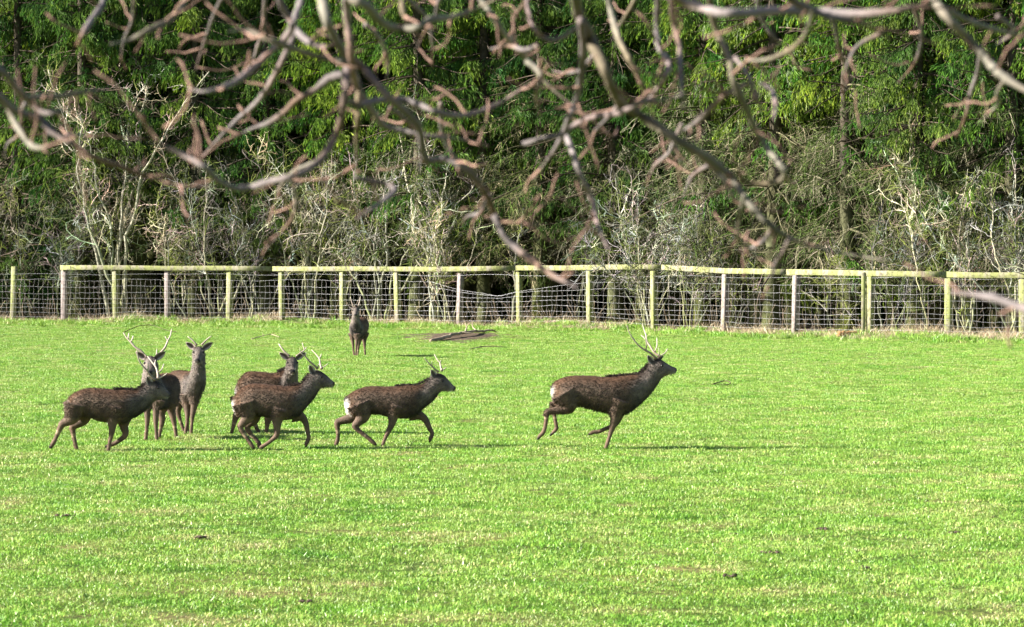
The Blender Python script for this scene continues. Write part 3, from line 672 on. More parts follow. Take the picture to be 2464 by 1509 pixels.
D.antler([[(782, 258), (825, 222), (862, 195), (884, 163)], [(862, 192), (852, 160), (840, 122)]], -.20, -.16, 11, 5)
D.mane = [(600, 415, 690, 375, 500, 0.05)]
D.finish((1, 0, 0))

# --- far deer by the fence
D = Deer(4, 80.2, 'small distant deer facing the camera just in front of the fence', 'sika_deer', seed=8)
D.chain([(760, 640, 1.0, 60, 60, 'rump'), (752, 665, .90, 140, 112, 'rump'), (735, 680, .70, 155, 122, 'body'), (705, 700, .40, 165, 128, 'barrel'), (665, 715, .12, 168, 130, 'chest'), (635, 705, -.05, 150, 118, 'breast'), (632, 700, -.10, 98, 80, 'bibcap')], (0.93, 0.35, 0))
D.chain([(640, 720, .0, 110, 100, 'bib'), (630, 620, -.10, 92, 84, 'neck'), (630, 550, -.14, 76, 66, 'throat'), (634, 480, -.17, 64, 58, 'throat'), (636, 430, -.19, 56, 54, 'throat')], (1, 0.1, 0))
D.head(D.w(636, 400, -.20), (-0.02, -1, -0.20), k=1.0)
D.leg([(570, 800, 62), (572, 900, 34), (584, 1000, 22), (590, 1090, 16), (598, 1165, 17), (600, 1195, 17), (602, 1224, 16)], .0)
D.leg([(655, 810, 62), (655, 910, 34), (645, 1010, 22), (638, 1100, 16), (630, 1185, 17), (626, 1215, 17), (623, 1248, 16)], -.10)
D.leg([(700, 800, 80), (698, 920, 42), (684, 1010, 26), (674, 1090, 18), (668, 1155, 16), (666, 1185, 16), (664, 1208, 15)], .70, hind=True)
D.leg([(780, 790, 80), (782, 900, 42), (788, 990, 26), (790, 1070, 18), (795, 1130, 17), (798, 1160, 17), (800, 1186, 15)], .85, hind=True)
D.antler([[(590, 318), (562, 250), (538, 160)]], -.19, -.17, 11, 6)
D.antler([[(680, 318), (702, 240), (714, 145)]], -.19, -.17, 12, 7)
D.finish((0.0, -1, 0))

# ------------------------------------------------------------------ fence
posts = [(33, 641, 'g'), (155, 648, 'w'), (278, 648, 'g'), (403, 648, 'w'), (553, 652, 'g'), (678, 652, 'g'), (825, 652, 'g'), (957, 656, 'g'), (1107, 658, 'w'), (1250, 655, 'g'),
         (1420, 652, 'g'), (1575, 652, 'g'), (1745, 660, 'w'), (1915, 662, 'w'), (2095, 665, 'g'), (2283, 668, 'g'), (2462, 672, 'g'), (2640, 676, 'g'), (-115, 645, 'g'), (-240, 645, 'w')]
posts.sort()
fence = empty('stock_fence', (0, fence_d(1250), 0), 'long wood and wire fence between the pasture and the trees', 'fence')
FO = np.array(fence.location)
def box(mb, c, sx, sy, sz, ax=None, bev=0.012, jit=None, col=(1, 1, 1)):
    """bevelled box centred at c with half sizes; ax: 3x3 rows = local axes"""
    ax = np.eye(3) if ax is None else np.asarray(ax)
    v = []; 
    for zz, in_ in ((-sz, bev), (-sz + bev, 0), (sz - bev, 0), (sz, bev)):
        x, y = sx - in_, sy - in_; b2 = bev
        v += [(-x + b2, -y, zz), (x - b2, -y, zz), (x, -y + b2, zz), (x, y - b2, zz), (x - b2, y, zz), (-x + b2, y, zz), (-x, y - b2, zz), (-x, -y + b2, zz)]
    v = np.array(v)
    if jit is not None: v = v + jit(v)
    v = v @ ax + np.asarray(c)
    q = []
    for r in range(3):
        for i in range(8): q.append((r * 8 + i, r * 8 + (i + 1) % 8, (r + 1) * 8 + (i + 1) % 8, (r + 1) * 8 + i))
    q += [(24, 25, 30, 31), (25, 26, 29, 30), (26, 27, 28, 29), (7, 6, 1, 0), (6, 5, 2, 1), (5, 4, 3, 2)]
    mb.add(v, q, None, col)
rgf = np.random.default_rng(5)
pw = []
for (x, yt, kd) in posts:
    d = fence_d(x); X = (x - 1232) / F * d; top = CAM_H - (yt - HZ) / F * d
    if kd != 'g' or x > 150: top = min(top, 1.97)
    zg = float(ground_z(X, d)) - 0.25; h = (top - zg) / 2
    mb = MB(); lean = rgf.normal(0, 0.018, 2); ang = -math.atan2(float(fence_y(X - 1.5) - fence_y(X + 1.5)), 3.0) - 0.12 + rgf.normal(0, 0.06)
    jit = lambda v, l=lean: np.stack([v[:, 2] * l[0], v[:, 2] * l[1], 0 * v[:, 2]], -1)
    ca, sa = math.cos(ang), math.sin(ang); wd = rgf.uniform(0.082, 0.100)
    box(mb, (0, 0, h), wd, wd, h, [[ca, sa, 0], [-sa, ca, 0], [0, 0, 1]], 0.012, jit)
    o = obj('post', mb.mesh('post', M['post_green' if kd == 'g' else 'post_grey'], False), fence, tuple(np.array([X, d, zg]) - FO))
    pw.append((X, d))
    if abs(x - 2095) < 2:                          # thin pale stake tied beside the stout post
        mb = MB(); box(mb, (0, 0, h + 0.06), 0.05, 0.05, h + 0.06, None, 0.01)
        obj('stake', mb.mesh('stake', M['post_green'], False), fence, tuple(np.array([X - 0.21, d + 0.02, zg]) - FO))
pw = np.array(pw)
rail_y = lambda x: np.interp(x, [145, 700, 1100, 1240, 1590, 1745, 2095, 2464, 2700], [644, 647, 648, 645, 643, 652, 658, 663, 667])
for a, b in ((145, 655), (655, 1240), (1240, 1590), (1590, 1890), (1890, 2275), (2275, 2680)):
    xs = np.linspace(a, b, 7); mb = MB(); pts = []
    for x in xs:
        d = fence_d(x); p = np.array([(x - 1232) / F * d, d - 0.135, CAM_H - (rail_y(x) + (rgf.normal(0, 0.6) if a < x < b else 0) - HZ) / F * d]); pts.append(p)
    pts = np.array(pts); c0 = pts.mean(0); n = len(pts); hh, th = 0.082, 0.022
    ring = np.array([(-th, -hh + .01), (-th + .008, -hh), (th - .008, -hh), (th, -hh + .01), (th, hh - .01), (th - .008, hh), (-th + .008, hh), (-th, hh - .01)])
    gap = np.zeros(n); gap[0] = .012; gap[-1] = -.012
    v = np.stack([np.stack([np.full(8, p[0] + g_), p[1] + ring[:, 0], p[2] + ring[:, 1]], -1) for p, g_ in zip(pts, gap)])
    i = np.arange(n * 8).reshape(n, 8); r = np.roll(i, -1, 1)
    q = list(np.stack([i[:-1], i[1:], r[1:], r[:-1]], -1).reshape(-1, 4))
    for e, sgn in ((i[0], 1), (i[-1], -1)):
        for k in ((0, 1, 2, 3), (0, 3, 4, 7), (4, 5, 6, 7)): q.append([e[j] for j in k][::sgn])
    mb.add(v.reshape(-1, 3) - c0, np.array(q)); obj('rail', mb.mesh('rail', M['rail'], False), fence, tuple(c0 - FO))
# wire strands
WH = [1.75, 1.54, 1.30, 1.07, .87, .68, .52, .36, .20]
XA, XB = pw[0, 0], pw[-1, 0]
xs_w = np.arange(XA, XB, 0.16)
bx = lambda px: (px - 1232) / F * fence_d(px)
def wire_z(k, X):
    i = np.clip(np.searchsorted(pw[:, 0], X) - 1, 0, len(pw) - 2)
    t = (X - pw[i, 0]) / (pw[i + 1, 0] - pw[i, 0])
    z = WH[k] - 0.025 * 4 * t * (1 - t) * np.sin(i * 2.3 + k) - 0.012 * np.sin(X * 2.1 + k * 1.7)
    g = np.interp(X, xs_w, ground_z(xs_w, fence_y(xs_w)) * 0.5); z = z + g * (1 - WH[k] / 2)
    if k in (1, 2, 3):                            # netting pulled down between two posts
        s0, s1, s2 = bx(1107), bx(1250), bx(1420)
        dip = np.interp(X, [s0 - 1.0, s0, (s0 + s1) / 2 + .3, s1, s2, s2 + 0.5], [0, .30, .50, .30, .0, 0]) if k == 1 else np.interp(X, [s0 - 1.0, s0, (s0 + s1) / 2 + .3, s1, s2, s2 + .5], [0, .12, .24, .12, 0, 0]) * (1 if k == 2 else 0.35)
        z = z - dip
    return z
for k in range(9):
    z = wire_z(k, xs_w) + (rgf.normal(0, 0.006, len(xs_w)) if k else 0)
    pts = np.stack([xs_w, fence_y(xs_w) - 0.112, z], -1) - FO
    mb = MB(); tubes(mb, pts[None], np.full((1, len(xs_w)), 0.0030), 4); obj('wire', mb.mesh('wire', M['wire']), fence)
st_x = []
for i in range(len(pw) - 1):
    L_ = pw[i + 1, 0] - pw[i, 0]; m = max(6, int(round(L_ / 0.165)))
    st_x += list(pw[i, 0] + (np.arange(m) + 0.5) / m * L_)
st_x = [x for x in st_x if -20 < x < 16][:290]
for x in st_x:
    zs = np.array([wire_z(k, np.array([x]))[0] for k in range(1, 9)])
    pts = np.stack([x + rgf.normal(0, 0.012, 8), np.full(8, fence_y(x) - 0.112), zs], -1) - FO
    mb = MB(); tubes(mb, pts[None], np.full((1, 8), 0.0026), 3); obj('stay_wire', mb.mesh('stay_wire', M['stay']), fence)

# ------------------------------------------------------------------ spruces of the wood
def spruce_meshes(seed, h=17.0, green_from=6.0, soft=2.5, Lmax=3.2, zmin=2.5):
    rg = np.random.default_rng(seed)
    tk = MB(); zz = np.linspace(-0.3, h, 26); ph = rg.uniform(0, 6, 2)
    tp = np.stack([0.05 * np.sin(zz * .5 + ph[0]), 0.05 * np.sin(zz * .4 + ph[1]), zz], -1)
    rad = 0.24 * (1 - zz / (h + .5)) ** 0.8 + 0.06 * np.exp(-np.maximum(zz, 0) * 2.2) + 0.01
    tubes(tk, tp[None], rad[None], 12, (0.065, 0.055, 0.04) + rg.normal(0, .008, (1, 26, 1)) * np.ones((1, 26, 3)) + np.clip(1.5 - zz / 4, 0, 1)[None, :, None] * np.array((0.0, 0.018, -0.012)))
    # primary branches
    zb = np.concatenate([rg.uniform(zmin, h - 0.4, 150), rg.uniform(4, 11, 55) if zmin > 1 else rg.uniform(0.3, 4, 55), rg.uniform(1.6, 2.6, 3)]); N = len(zb)
    az = rg.uniform(0, 2 * math.pi, N); dead = rg.uniform(0, 1, N) > np.clip((zb - green_from) / soft + 0.5, 0.10, 1.0)
    Lb = (Lmax * (1 - zb / h) ** 0.65 + 0.35) * rg.uniform(0.65, 1.1, N); Lb = np.where(dead, Lb * rg.uniform(0.6, 0.95, N), Lb)
    S = np.stack([np.interp(zb, zz, tp[:, 0]), np.interp(zb, zz, tp[:, 1]), zb], -1)
    el = np.where(dead, rg.normal(-0.05, 0.2, N), rg.normal(0.0, 0.15, N))
    d = np.stack([np.cos(az) * np.cos(el), np.sin(az) * np.cos(el), np.sin(el)], -1)
    Br = walk(rg, S, d, Lb, 9, 0.06, (0, 0, -0.055))
    Br[:, 5:, 2] += np.linspace(0, 1, 4)[None] ** 2 * 0.22 * Lb[:, None] / 3     # tips turn up again
    br = MB(); rb = np.linspace(1, 0.2, 9)[None] * (0.012 + 0.0085 * Lb[:, None])
    bc = np.where(dead[:, None], np.array((0.10, 0.095, 0.055)), np.array((0.075, 0.06, 0.045))) * rg.uniform(0.7, 1.3, (N, 1))
    tubes(br, Br, rb, 5, bc)
    # dead twigs: fine drooping sprays
    tw = MB(); D_ = Br[dead]; m = 15
    if len(D_):
        p, t, bi, u = on_paths(rg, D_, m, 0.12, 1.0); n = len(p)
        side = nrm(np.cross(t, np.array([0, 0, 1.]))) * rg.choice([-1, 1], (n, 1))
        dr = nrm(t * 0.6 + side * rg.uniform(0.4, 1.0, (n, 1)) + rg.normal(0, 0.3, (n, 3)) + np.array([0, 0, -0.25]))
        Lt = rg.uniform(0.25, 0.95, n); T1 = walk(rg, p, dr, Lt, 5, 0.16, (0, 0, -0.13))
        cc = np.array([(0.09, 0.095, 0.042), (0.26, 0.24, 0.16), (0.045, 0.06, 0.02), (0.065, 0.115, 0.02)])[rg.integers(0, 4, n)] * rg.uniform(0.7, 1.35, (n, 1))
        tubes(tw, T1, np.linspace(1, 0.45, 5)[None] * rg.uniform(0.006, 0.010, (n, 1)), 3, cc, False)
        p2, t2, b2, _ = on_paths(rg, T1, 3, 0.2, 1.0); n2 = len(p2)
        dr2 = nrm(t2 * 0.5 + rnd_dir(rg, n2) * 0.8 + np.array([0, 0, -0.45])); T2 = walk(rg, p2, dr2, rg.uniform(0.10, 0.38, n2), 3, 0.2, (0, 0, -0.2))
        tubes(tw, T2, np.linspace(1, 0.5, 3)[None] * rg.uniform(0.004, 0.0065, (n2, 1)), 3, cc[b2] * rg.uniform(0.8, 1.25, (n2, 1)), False)
    # green branches: hanging branchlets set with needle sprays
    ne = MB(); keep = ~dead & ~((zb < 10) & (rg.uniform(0, 1, N) < 0.42)); G_ = Br[keep]
    p, t, bi, u = on_paths(rg, G_, 46, 0.10, 1.0); n = len(p)
    side = nrm(np.cross(t, np.array([0, 0, 1.]))) * rg.choice([-1, 1], (n, 1))
    dr = nrm(t * 0.55 + side * rg.uniform(0.1, 0.9, (n, 1)) + np.array([0, 0, -0.75]) * rg.uniform(0.2, 1.6, (n, 1)) + rg.normal(0, 0.15, (n, 3)))
    Lt = rg.uniform(0.25, 0.85, n) * (1.15 - 0.4 * u); T1 = walk(rg, p, dr, Lt, 4, 0.08, (0, 0, -0.32))
    hue = rg.uniform(0, 1, (len(G_), 1))[bi]
    gc = np.array((0.036, 0.125, 0.018)) * (1 - hue) + np.array((0.125, 0.205, 0.028)) * hue
    gc = gc * rg.uniform(0.75, 1.3, (n, 1))
    p2, t2, b2, u2 = on_paths(rg, T1, 5, 0.0, 0.98); n2 = len(p2)
    d2 = nrm(t2 + rnd_dir(rg, n2) * 0.38 + np.array([0, 0, -0.1]))
    tipc = 0.75 + u2[:, None] ** 2 * np.array((1.1, 0.8, 0.5))
    spindles(ne, p2, d2, rg.uniform(0.12, 0.27, n2), rg.uniform(0.012, 0.020, n2), gc[b2] * tipc * rg.uniform(0.8, 1.25, (n2, 1)))
    # a few green sprouts low down on otherwise bare wood
    if len(D_):
        p, t, bi, u = on_paths(rg, D_, 5, 0.4, 1.0); k = rg.uniform(0, 1, len(p)) < 0.4; p, t = p[k], t[k]
        S3 = np.repeat(p, 9, 0) + rg.normal(0, 0.10, (len(p) * 9, 3))
        spindles(ne, S3, nrm(np.repeat(t, 9, 0) + rnd_dir(rg, len(S3)) * 0.8), rg.uniform(0.08, 0.18, len(S3)), rg.uniform(0.010, 0.018, len(S3)), np.array((0.075, 0.12, 0.03)) * rg.uniform(0.7, 1.4, (len(S3), 1)))
    out = [('trunk', tk.mesh('trunk', M['bark'])), ('branches', br.mesh('branches', M['bark'])), ('crown', ne.mesh('crown', M['needle'], False))]
    if tw.n: out.append(('dead_twigs', tw.mesh('dead_twigs', M['twig'])))
    return out
VAR = {'low': spruce_meshes(11, 17, 1.2, 1.6, 3.3, 0.3), 'mid': spruce_meshes(12, 18, 4.6, 3.0, 3.3), 'high': spruce_meshes(13, 18, 6.3, 2.5, 3.4), 'high2': spruce_meshes(14, 17, 7.0, 2.5, 3.2), 'mid2': spruce_meshes(15, 17, 5.3, 2.5, 3.5)}
def put_spruce(kind, X, Y, label, group, rot, s=1.0):
    t = empty('spruce_tree', (X, Y, float(ground_z(X, Y))), label, 'tree', group); t.rotation_euler = (0, 0, rot); t.scale = (s, s, s)
    for nm, me in VAR[kind]:
        o = obj(nm, me, t)
        if nm != 'trunk': o['kind'] = 'stuff'
rgt = np.random.default_rng(9)
front = [(-120, 3.0, 'low'), (40, 3.2, 'low'), (195, 2.4, 'mid2'), (335, 3.4, 'mid'), (470, 2.8, 'high'), (640, 3.4, 'mid'), (815, 3.6, 'mid2'), (1005, 2.2, 'high'), (1165, 4.0, 'mid'), (1300, 3.4, 'high2'),
         (1480, 3.8, 'mid'), (1692, 2.6, 'high2'), (1860, 3.2, 'high'), (2040, 3.4, 'high2'), (2205, 2.6, 'mid2'), (2335, 3.4, 'high2'), (2440, 2.4, 'high'), (2600, 3.2, 'mid')]
desc = {'low': 'green down almost to the ground', 'mid': 'with bare lower twigs and green above', 'mid2': 'with drooping green boughs above dead ones', 'high': 'bare below with a high green crown', 'high2': 'dark bare branches below a thin crown'}
names = ['edge spruce beyond the left end of the fence', 'leftmost edge spruce, {} at the left border', 'spruce behind the second fence post from the left, {}', 'spruce behind the third fence post, {}', 'spruce behind the fence between fourth and fifth posts, {}',
         'spruce behind the fence above the young spiker, {}', 'spruce behind the post beside the distant deer, {}', 'spruce with the stout pale trunk right of the distant deer', 'spruce behind the sagging netting, {}', 'spruce in the dark gap behind the sagging netting, {}',
         'spruce behind the fence left of the front stag, {}', 'spruce with a mossy trunk right of the front stag', 'spruce behind the grey posts right of centre, {}', 'spruce behind the doubled post, {}', 'spruce right of the doubled post, {}', 'spruce near the right border, {}', 'rightmost edge spruce at the right border, {}', 'edge spruce beyond the right border']
for (x, back, kd), nmx in zip(front, names):
    d = fence_d(x) + back; put_spruce(kd, (x - 1232) / F * d, d, nmx.format(desc[kd]), 'spruces along the edge of the wood', rgt.uniform(0, 6.28), rgt.uniform(0.93, 1.08))
for row, (off, sp) in enumerate(((6.4, 3.0), (9.6, 3.1), (13.0, 3.2), (17.0, 3.2))):
    X = -28.0 + row * 1.1
    while X < 24:
        xx = X + rgt.normal(0, 0.5); kd = rgt.choice(['mid', 'high', 'mid2', 'high2'] if X < 0 else ['high', 'high2', 'mid2'])
        put_spruce(kd, xx, float(fence_y(xx)) + off + rgt.normal(0, 0.6), 'spruce added deep in the wood behind the edge trees to block light', 'spruces deep in the wood', rgt.uniform(0, 6.28), rgt.uniform(0.95, 1.12))
        X += sp

for back, X in ((21.0, -30.0), (24.5, -29.0)):  # rows green to the ground, added to block light at the back
  while X < 27:
    xx = X + rgt.normal(0, 0.3); put_spruce('low', xx, float(fence_y(xx)) + back + rgt.normal(0, 0.7), 'spruce added deep in the wood behind the edge trees to block light', 'spruces deep in the wood', rgt.uniform(0, 6.28), 1.0); X += 2.1
# ------------------------------------------------------------------ bare shrubs along the fence
def shrub(name, px, base_back, top_y, spread, stems, label, seed, cat='shrub', pale=1.0, thick=0.030, lean=0.0, dens=1.0):
    rg = np.random.default_rng(seed); d = fence_d(px) + base_back; X = (px - 1232) / F * d; H = CAM_H - (top_y - HZ) / F * d; sw = spread / F * d
    t = empty(name, (X, d, 0), label, cat, 'bare shrubs behind the fence')
    N = stems; S = np.stack([rg.normal(0, 0.16, N), rg.normal(0, 0.16, N), np.full(N, -0.1)], -1)
    tx = rg.uniform(-1, 1, N) * sw + lean; L0 = H * rg.uniform(0.72, 1.05, N)
    dr = nrm(np.stack([tx * 0.9, rg.normal(0, 0.12 * H, N), L0], -1)); 
    St = walk(rg, S, dr, L0 * 1.03, 22, 0.085, (0, 0, 0.03), 0.18)
    r0 = 1.2 * thick * rg.uniform(0.6, 1.15, N)[:, None] * (H / 5) ** 0.5
    wood = np.array((0.27, 0.26, 0.215)) * pale ** 2.5; moss = np.array((0.13, 0.165, 0.04))
    zz = np.clip(1 - St[..., 2:3] / (0.62 * H), 0, 1) * 0.75 * rg.uniform(0.4, 1.2, (N, 1, 1))  # mossy lower stems, also darkened in colour for the shade behind the fence
    c0 = (wood * (1 - zz) + moss * zz) * rg.uniform(0.8, 1.15, (N, 1, 1))
    for i in range(N):
        mb = MB(); tubes(mb, St[i:i + 1], (np.linspace(1, 0.22, 22) ** 0.85)[None] * r0[i], 6, c0[i:i + 1]); obj('stem', mb.mesh('stem', M['twig']), t)
    tw = MB()
    m1 = max(6, int(19 * dens * H / 5)); p, tt, b1, u = on_paths(rg, St, m1, 0.32, 0.99); n = len(p)
    dr = nrm(tt * 0.55 + rnd_dir(rg, n) * 0.95 + np.array([0, 0, 0.15])); L1 = rg.uniform(0.4, 1.6, n) * (1.15 - 0.5 * u) * (H / 5) ** 0.4
    T1 = walk(rg, p, dr, L1, 9, 0.17, (0, 0, 0.06), 0.22)
    cc = (wood * 1.02)[None] * rg.uniform(0.25, 1.6, (n, 1)) ** 1.5 * (1 + rg.normal(0, 0.1, (n, 3))); gm = (rg.uniform(0, 1, (n, 1)) < 0.35); cc = np.where(gm, moss * rg.uniform(0.8, 1.4, (n, 1)), cc)
    tubes(tw, T1, np.linspace(1, 0.4, 9)[None] * rg.uniform(0.009, 0.017, (n, 1)), 4, cc, False)
    p, tt, b2, u = on_paths(rg, T1, 4, 0.2, 1.0); n2 = len(p)
    T2 = walk(rg, p, nrm(tt * 0.5 + rnd_dir(rg, n2)), rg.uniform(0.15, 0.65, n2), 5, 0.22, (0, 0, 0.03), 0.25)
    tubes(tw, T2, np.linspace(1, 0.5, 5)[None] * rg.uniform(0.006, 0.0095, (n2, 1)), 3, cc[b2] * rg.uniform(0.75, 1.25, (n2, 1)), False)
    p, tt, b3, u = on_paths(rg, T2, 1, 0.2, 1.0); n3 = len(p)
    T3 = walk(rg, p, nrm(tt * 0.4 + rnd_dir(rg, n3)), rg.uniform(0.10, 0.30, n3), 3, 0.25)
    tubes(tw, T3, np.full((n3, 3), 0.0042), 3, cc[b2][b3] * rg.uniform(0.75, 1.25, (n3, 1)), False)
    obj('twigs', tw.mesh('twigs', M['twig']), t)['kind'] = 'stuff'
    return t
SH = [(285, 1.5, 120, 150, 9, 'tall many stemmed pale shrub behind the third fence post', 1.15, .042, 1.0), (430, 1.0, 420, 70, 6, 'low bare shrub between the fourth fence post and its left neighbour', 1.0, .028, 1.0),
      (525, 1.2, 330, 90, 8, 'upright bare shrub behind the fifth fence post', 1.0, .032, 1.0), (610, 0.9, 470, 60, 6, 'short twiggy shrub just left of the sixth post', 1.05, .024, 1.1), (735, 1.2, 320, 80, 8, 'bare shrub filling the bay right of the sixth post', 1.0, .032, 1.1),
      (905, 1.4, 300, 75, 6, 'leaning mossy shrub directly right of the distant deer', 1.0, .045, 1.0), (1035, 0.9, 250, 45, 4, 'slender tall pale stems beside the stout pale trunk', 1.2, .034, 0.9), (1085, 0.8, 440, 70, 7, 'bare shrub against the grey post left of the sagging netting', 1.05, .026, 1.1),
      (60, 1.6, 430, 110, 6, 'dull twiggy shrub by the leftmost fence post', 0.75, .026, 1.0), (165, 1.4, 470, 60, 5, 'thin bare shrub behind the first grey fence post', 0.9, .024, 1.0),
      (1560, 0.9, 410, 110, 12, 'spreading bare shrub behind the post above the front stag', 1.1, .026, 1.3), (1665, 1.0, 510, 85, 8, 'low tangled shrub right of the front stag behind the wire', 0.95, .022, 1.3),
      (2245, 1.1, 300, 30, 2, 'single slender crooked sapling left of the right border', 1.15, .030, 0.8), (2330, 1.2, 400, 90, 7, 'bare shrub behind the last fence posts on the right', 1.05, .030, 1.1), (2430, 0.8, 380, 80, 7, 'bare shrub at the right border of the fence', 1.1, .032, 1.1),
      (1760, 1.6, 560, 80, 5, 'short dark twiggy shrub behind the grey post', 0.8, .020, 1.1), (2010, 1.5, 570, 90, 6, 'grey twiggy shrub behind the doubled post', 0.85, .020, 1.3), (2150, 1.3, 500, 80, 6, 'grey bare shrub in the bay right of the doubled post', 0.9, .022, 1.2),
      (820, 2.0, 420, 70, 6, 'bare shrub behind the post at the distant deer', 0.9, .028, 1.0), (1400, 2.4, 480, 70, 4, 'thin dim shrub in the dark bay left of the front stag', 0.8, .022, 0.9), (-60, 1.3, 380, 100, 7, 'bare shrub off the left end', 0.9, .028, 0.9), (1225, 1.2, 470, 40, 1, 'single mossy sapling standing in the bay with sagging netting', 0.75, .075, 1.1)]
for i, (px, bk, ty, sp, st, lb, pale, th, dn) in enumerate(SH):
    shrub('bare_shrub' if st > 2 else 'sapling', px, bk, ty, sp, st, lb, 200 + i, 'shrub' if st > 2 else 'sapling', pale, th, 0.0, dn)

# ------------------------------------------------------------------ dry grass, dead stems and litter at the fence foot
ST = [(0.50, 0.43, 0.29), (0.42, 0.34, 0.22), (0.58, 0.52, 0.38), (0.30, 0.22, 0.14)]
dry = [clump_obj('straw_a', 31, 90, 0.22, 0.08, 0.26, 0.005, 1.2, ST, M['litter']), clump_obj('straw_b', 32, 80, 0.26, 0.05, 0.18, 0.005, 1.8, ST, M['litter']), clump_obj('straw_c', 33, 50, 0.20, 0.10, 0.36, 0.005, 0.7, ST, M['litter'])]
def dens_dry(X, T):
    Y = fence_y(X) + T; nz = 0.5 + 0.5 * np.sin(X * 0.8 + 1) * np.sin(X * 0.31) + 0.25 * np.sin(X * 2.7)
    f = np.clip(1.1 - np.abs(T - 0.2) / (1.5 + 1.2 * np.clip(X / 12 + .3, 0, 1)), 0, 1)
    return X, Y, f * np.clip(nz + 0.25, 0.15, 1.1)
g = scatter('dry_grass', patch('dry_grass', np.linspace(-22, 18, 110), np.linspace(-5, 4, 26), dens_dry), dry, 14, 0.5, 1.45, 0.9, 0.35, 0.65, 4)
tag(g, 'straw coloured dead grass and stems tangled along the foot of the fence', 'dry grass', kind='stuff')
tg = [clump_obj('tuft_a', 41, 90, 0.16, 0.08, 0.20, 0.005, 0.6, G1 + [(1.5, 1.2, 1.5)], M['grass']), clump_obj('tuft_b', 42, 70, 0.2, 0.06, 0.15, 0.005, 0.9, G2, M['grass'])]
def dens_tuft(X, T):
    Y = fence_y(X) + T; f = np.clip(1.2 - np.abs(T + 1.6) / 3.4, 0, 1); nz = 0.5 + 0.6 * np.sin(X * 1.3 + T) * np.sin(X * 0.47 + 2)
    return X, Y, f * np.clip(nz, 0.1, 1) * (1 - bare(X, Y))
g = scatter('rough_grass', patch('rough_grass', np.linspace(-22, 18, 110), np.linspace(-8, 0.8, 24), dens_tuft), tg, 18, 0.45, 1.5, 1.2, 0.35, 0.65, 6)
tag(g, 'longer rough green grass in front of the fence foot', 'rough grass', kind='stuff')

# dead upright stems behind the wire
rg = np.random.default_rng(71); mb = MB(); n = 520
X = rg.uniform(-20, 16, n); Y = fence_y(X) + rg.uniform(0.2, 2.4, n); p = np.stack([X, Y, ground_z(X, Y) - 0.02], -1)
T1 = walk(rg, p, nrm(np.stack([rg.normal(0, .35, n), rg.normal(0, .2, n), np.ones(n)], -1)), rg.uniform(0.25, 1.1, n), 5, 0.14, (0, 0, 0))
tubes(mb, T1, np.full((n, 5), 0.006) * rg.uniform(0.7, 1.3, (n, 1)), 3, np.array((0.36, 0.29, 0.2)) * rg.uniform(0.5, 1.4, (n, 1)), False)
o = obj('dead_stems', mb.mesh('dead_stems', M['litter'])); tag(o, 'thin dead brown stalks standing behind the fence wire', 'dead stalks', kind='stuff')

# fallen sticks, logs and a stone
def stick(name, pts, r0, label, cat, col, seed, group=None, side=0):
    rg = np.random.default_rng(seed); W = []
    for (x, y, lift) in pts:
        d = F * CAM_H / (y - HZ); W.append(((x - 1232) / F * d, d, float(ground_z((x - 1232) / F * d, d)) + lift))
    W = np.array(W); c0 = W.mean(0); Wp = smooth_line(W - c0, 6); n = len(Wp); Wp = Wp + rg.normal(0, r0 * 0.25, Wp.shape)
    mb = MB(); tubes(mb, Wp[None], (np.linspace(1, 0.5, n) * r0)[None], 7, np.array(col)[None, None] * rg.uniform(0.75, 1.25, (1, n, 1)))
    root = empty(name, (c0[0], c0[1], 0), label, cat, group)
    obj('bark', mb.mesh('bark', M['bark']), root, (0, 0, c0[2]))
    if side:
        tw = MB(); p, t, _, _ = on_paths(rg, Wp[None], side, 0.25, 0.95); k = len(p)
        T = walk(rg, p, nrm(t * 0.7 + rnd_dir(rg, k) * 0.7 + np.array([0, 0, .3])), rg.uniform(0.2, 0.6, k), 6, 0.2)
        tubes(tw, T, np.linspace(1, .4, 6)[None] * r0 * 0.5 * np.ones((k, 1)), 5, np.array(col) * rg.uniform(.8, 1.2, (k, 1))); obj('side_twigs', tw.mesh('side_twigs', M['bark']), root, (0, 0, c0[2]))
    return root
stick('fallen_branch', [(298, 801, .06), (330, 797, .16), (365, 796, .18), (395, 799, .1), (425, 802, .05)], 0.013, 'thin dark curved branch on the grass behind the wide antlers', 'branch', (0.07, 0.05, 0.04), 1, 'fallen branches on the pasture', 2)
stick('fallen_branch', [(605, 819, .03), (630, 815, .06), (652, 812, .08), (672, 815, .04)], 0.014, 'pale broken stick lying left of the distant deer', 'branch', (0.34, 0.28, 0.2), 2, 'fallen branches on the pasture', 3)
stick('fallen_log', [(1035, 826, .05), (1075, 823, .07), (1105, 821, .09), (1140, 818, .09), (1175, 811, .08), (1200, 806, .06)], 0.055, 'dark crooked rotten log on the bare earth in front of the fence', 'log', (0.30, 0.24, 0.18), 3, None, 3)
stick('fallen_log', [(2016, 817, .10), (2045, 816.5, .11), (2078, 815.5, .09)], 0.085, 'short orange brown log at the foot of the doubled post', 'log', (0.40, 0.22, 0.10), 4)
stick('fallen_branch', [(1715, 928, .03), (1745, 925, .07), (1758, 929, .05), (1735, 932, .02)], 0.012, 'small dark twig on the grass right of the front stag', 'branch', (0.09, 0.07, 0.045), 5, 'fallen branches on the pasture', 2)
stick('fallen_branch', [(1130, 845, .02), (1165, 841, .05), (1230, 838, .03)], 0.015, 'dull stick on the grass below the rotten log', 'branch', (0.2, 0.16, 0.12), 6, 'fallen branches on the pasture', 1)
stick('fallen_branch', [(2150, 815, .05), (2200, 812, .08), (2260, 814, .04)], 0.018, 'pale stick in the dry grass right of the doubled post', 'branch', (0.4, 0.33, 0.24), 7, 'fallen branches on the pasture', 1)
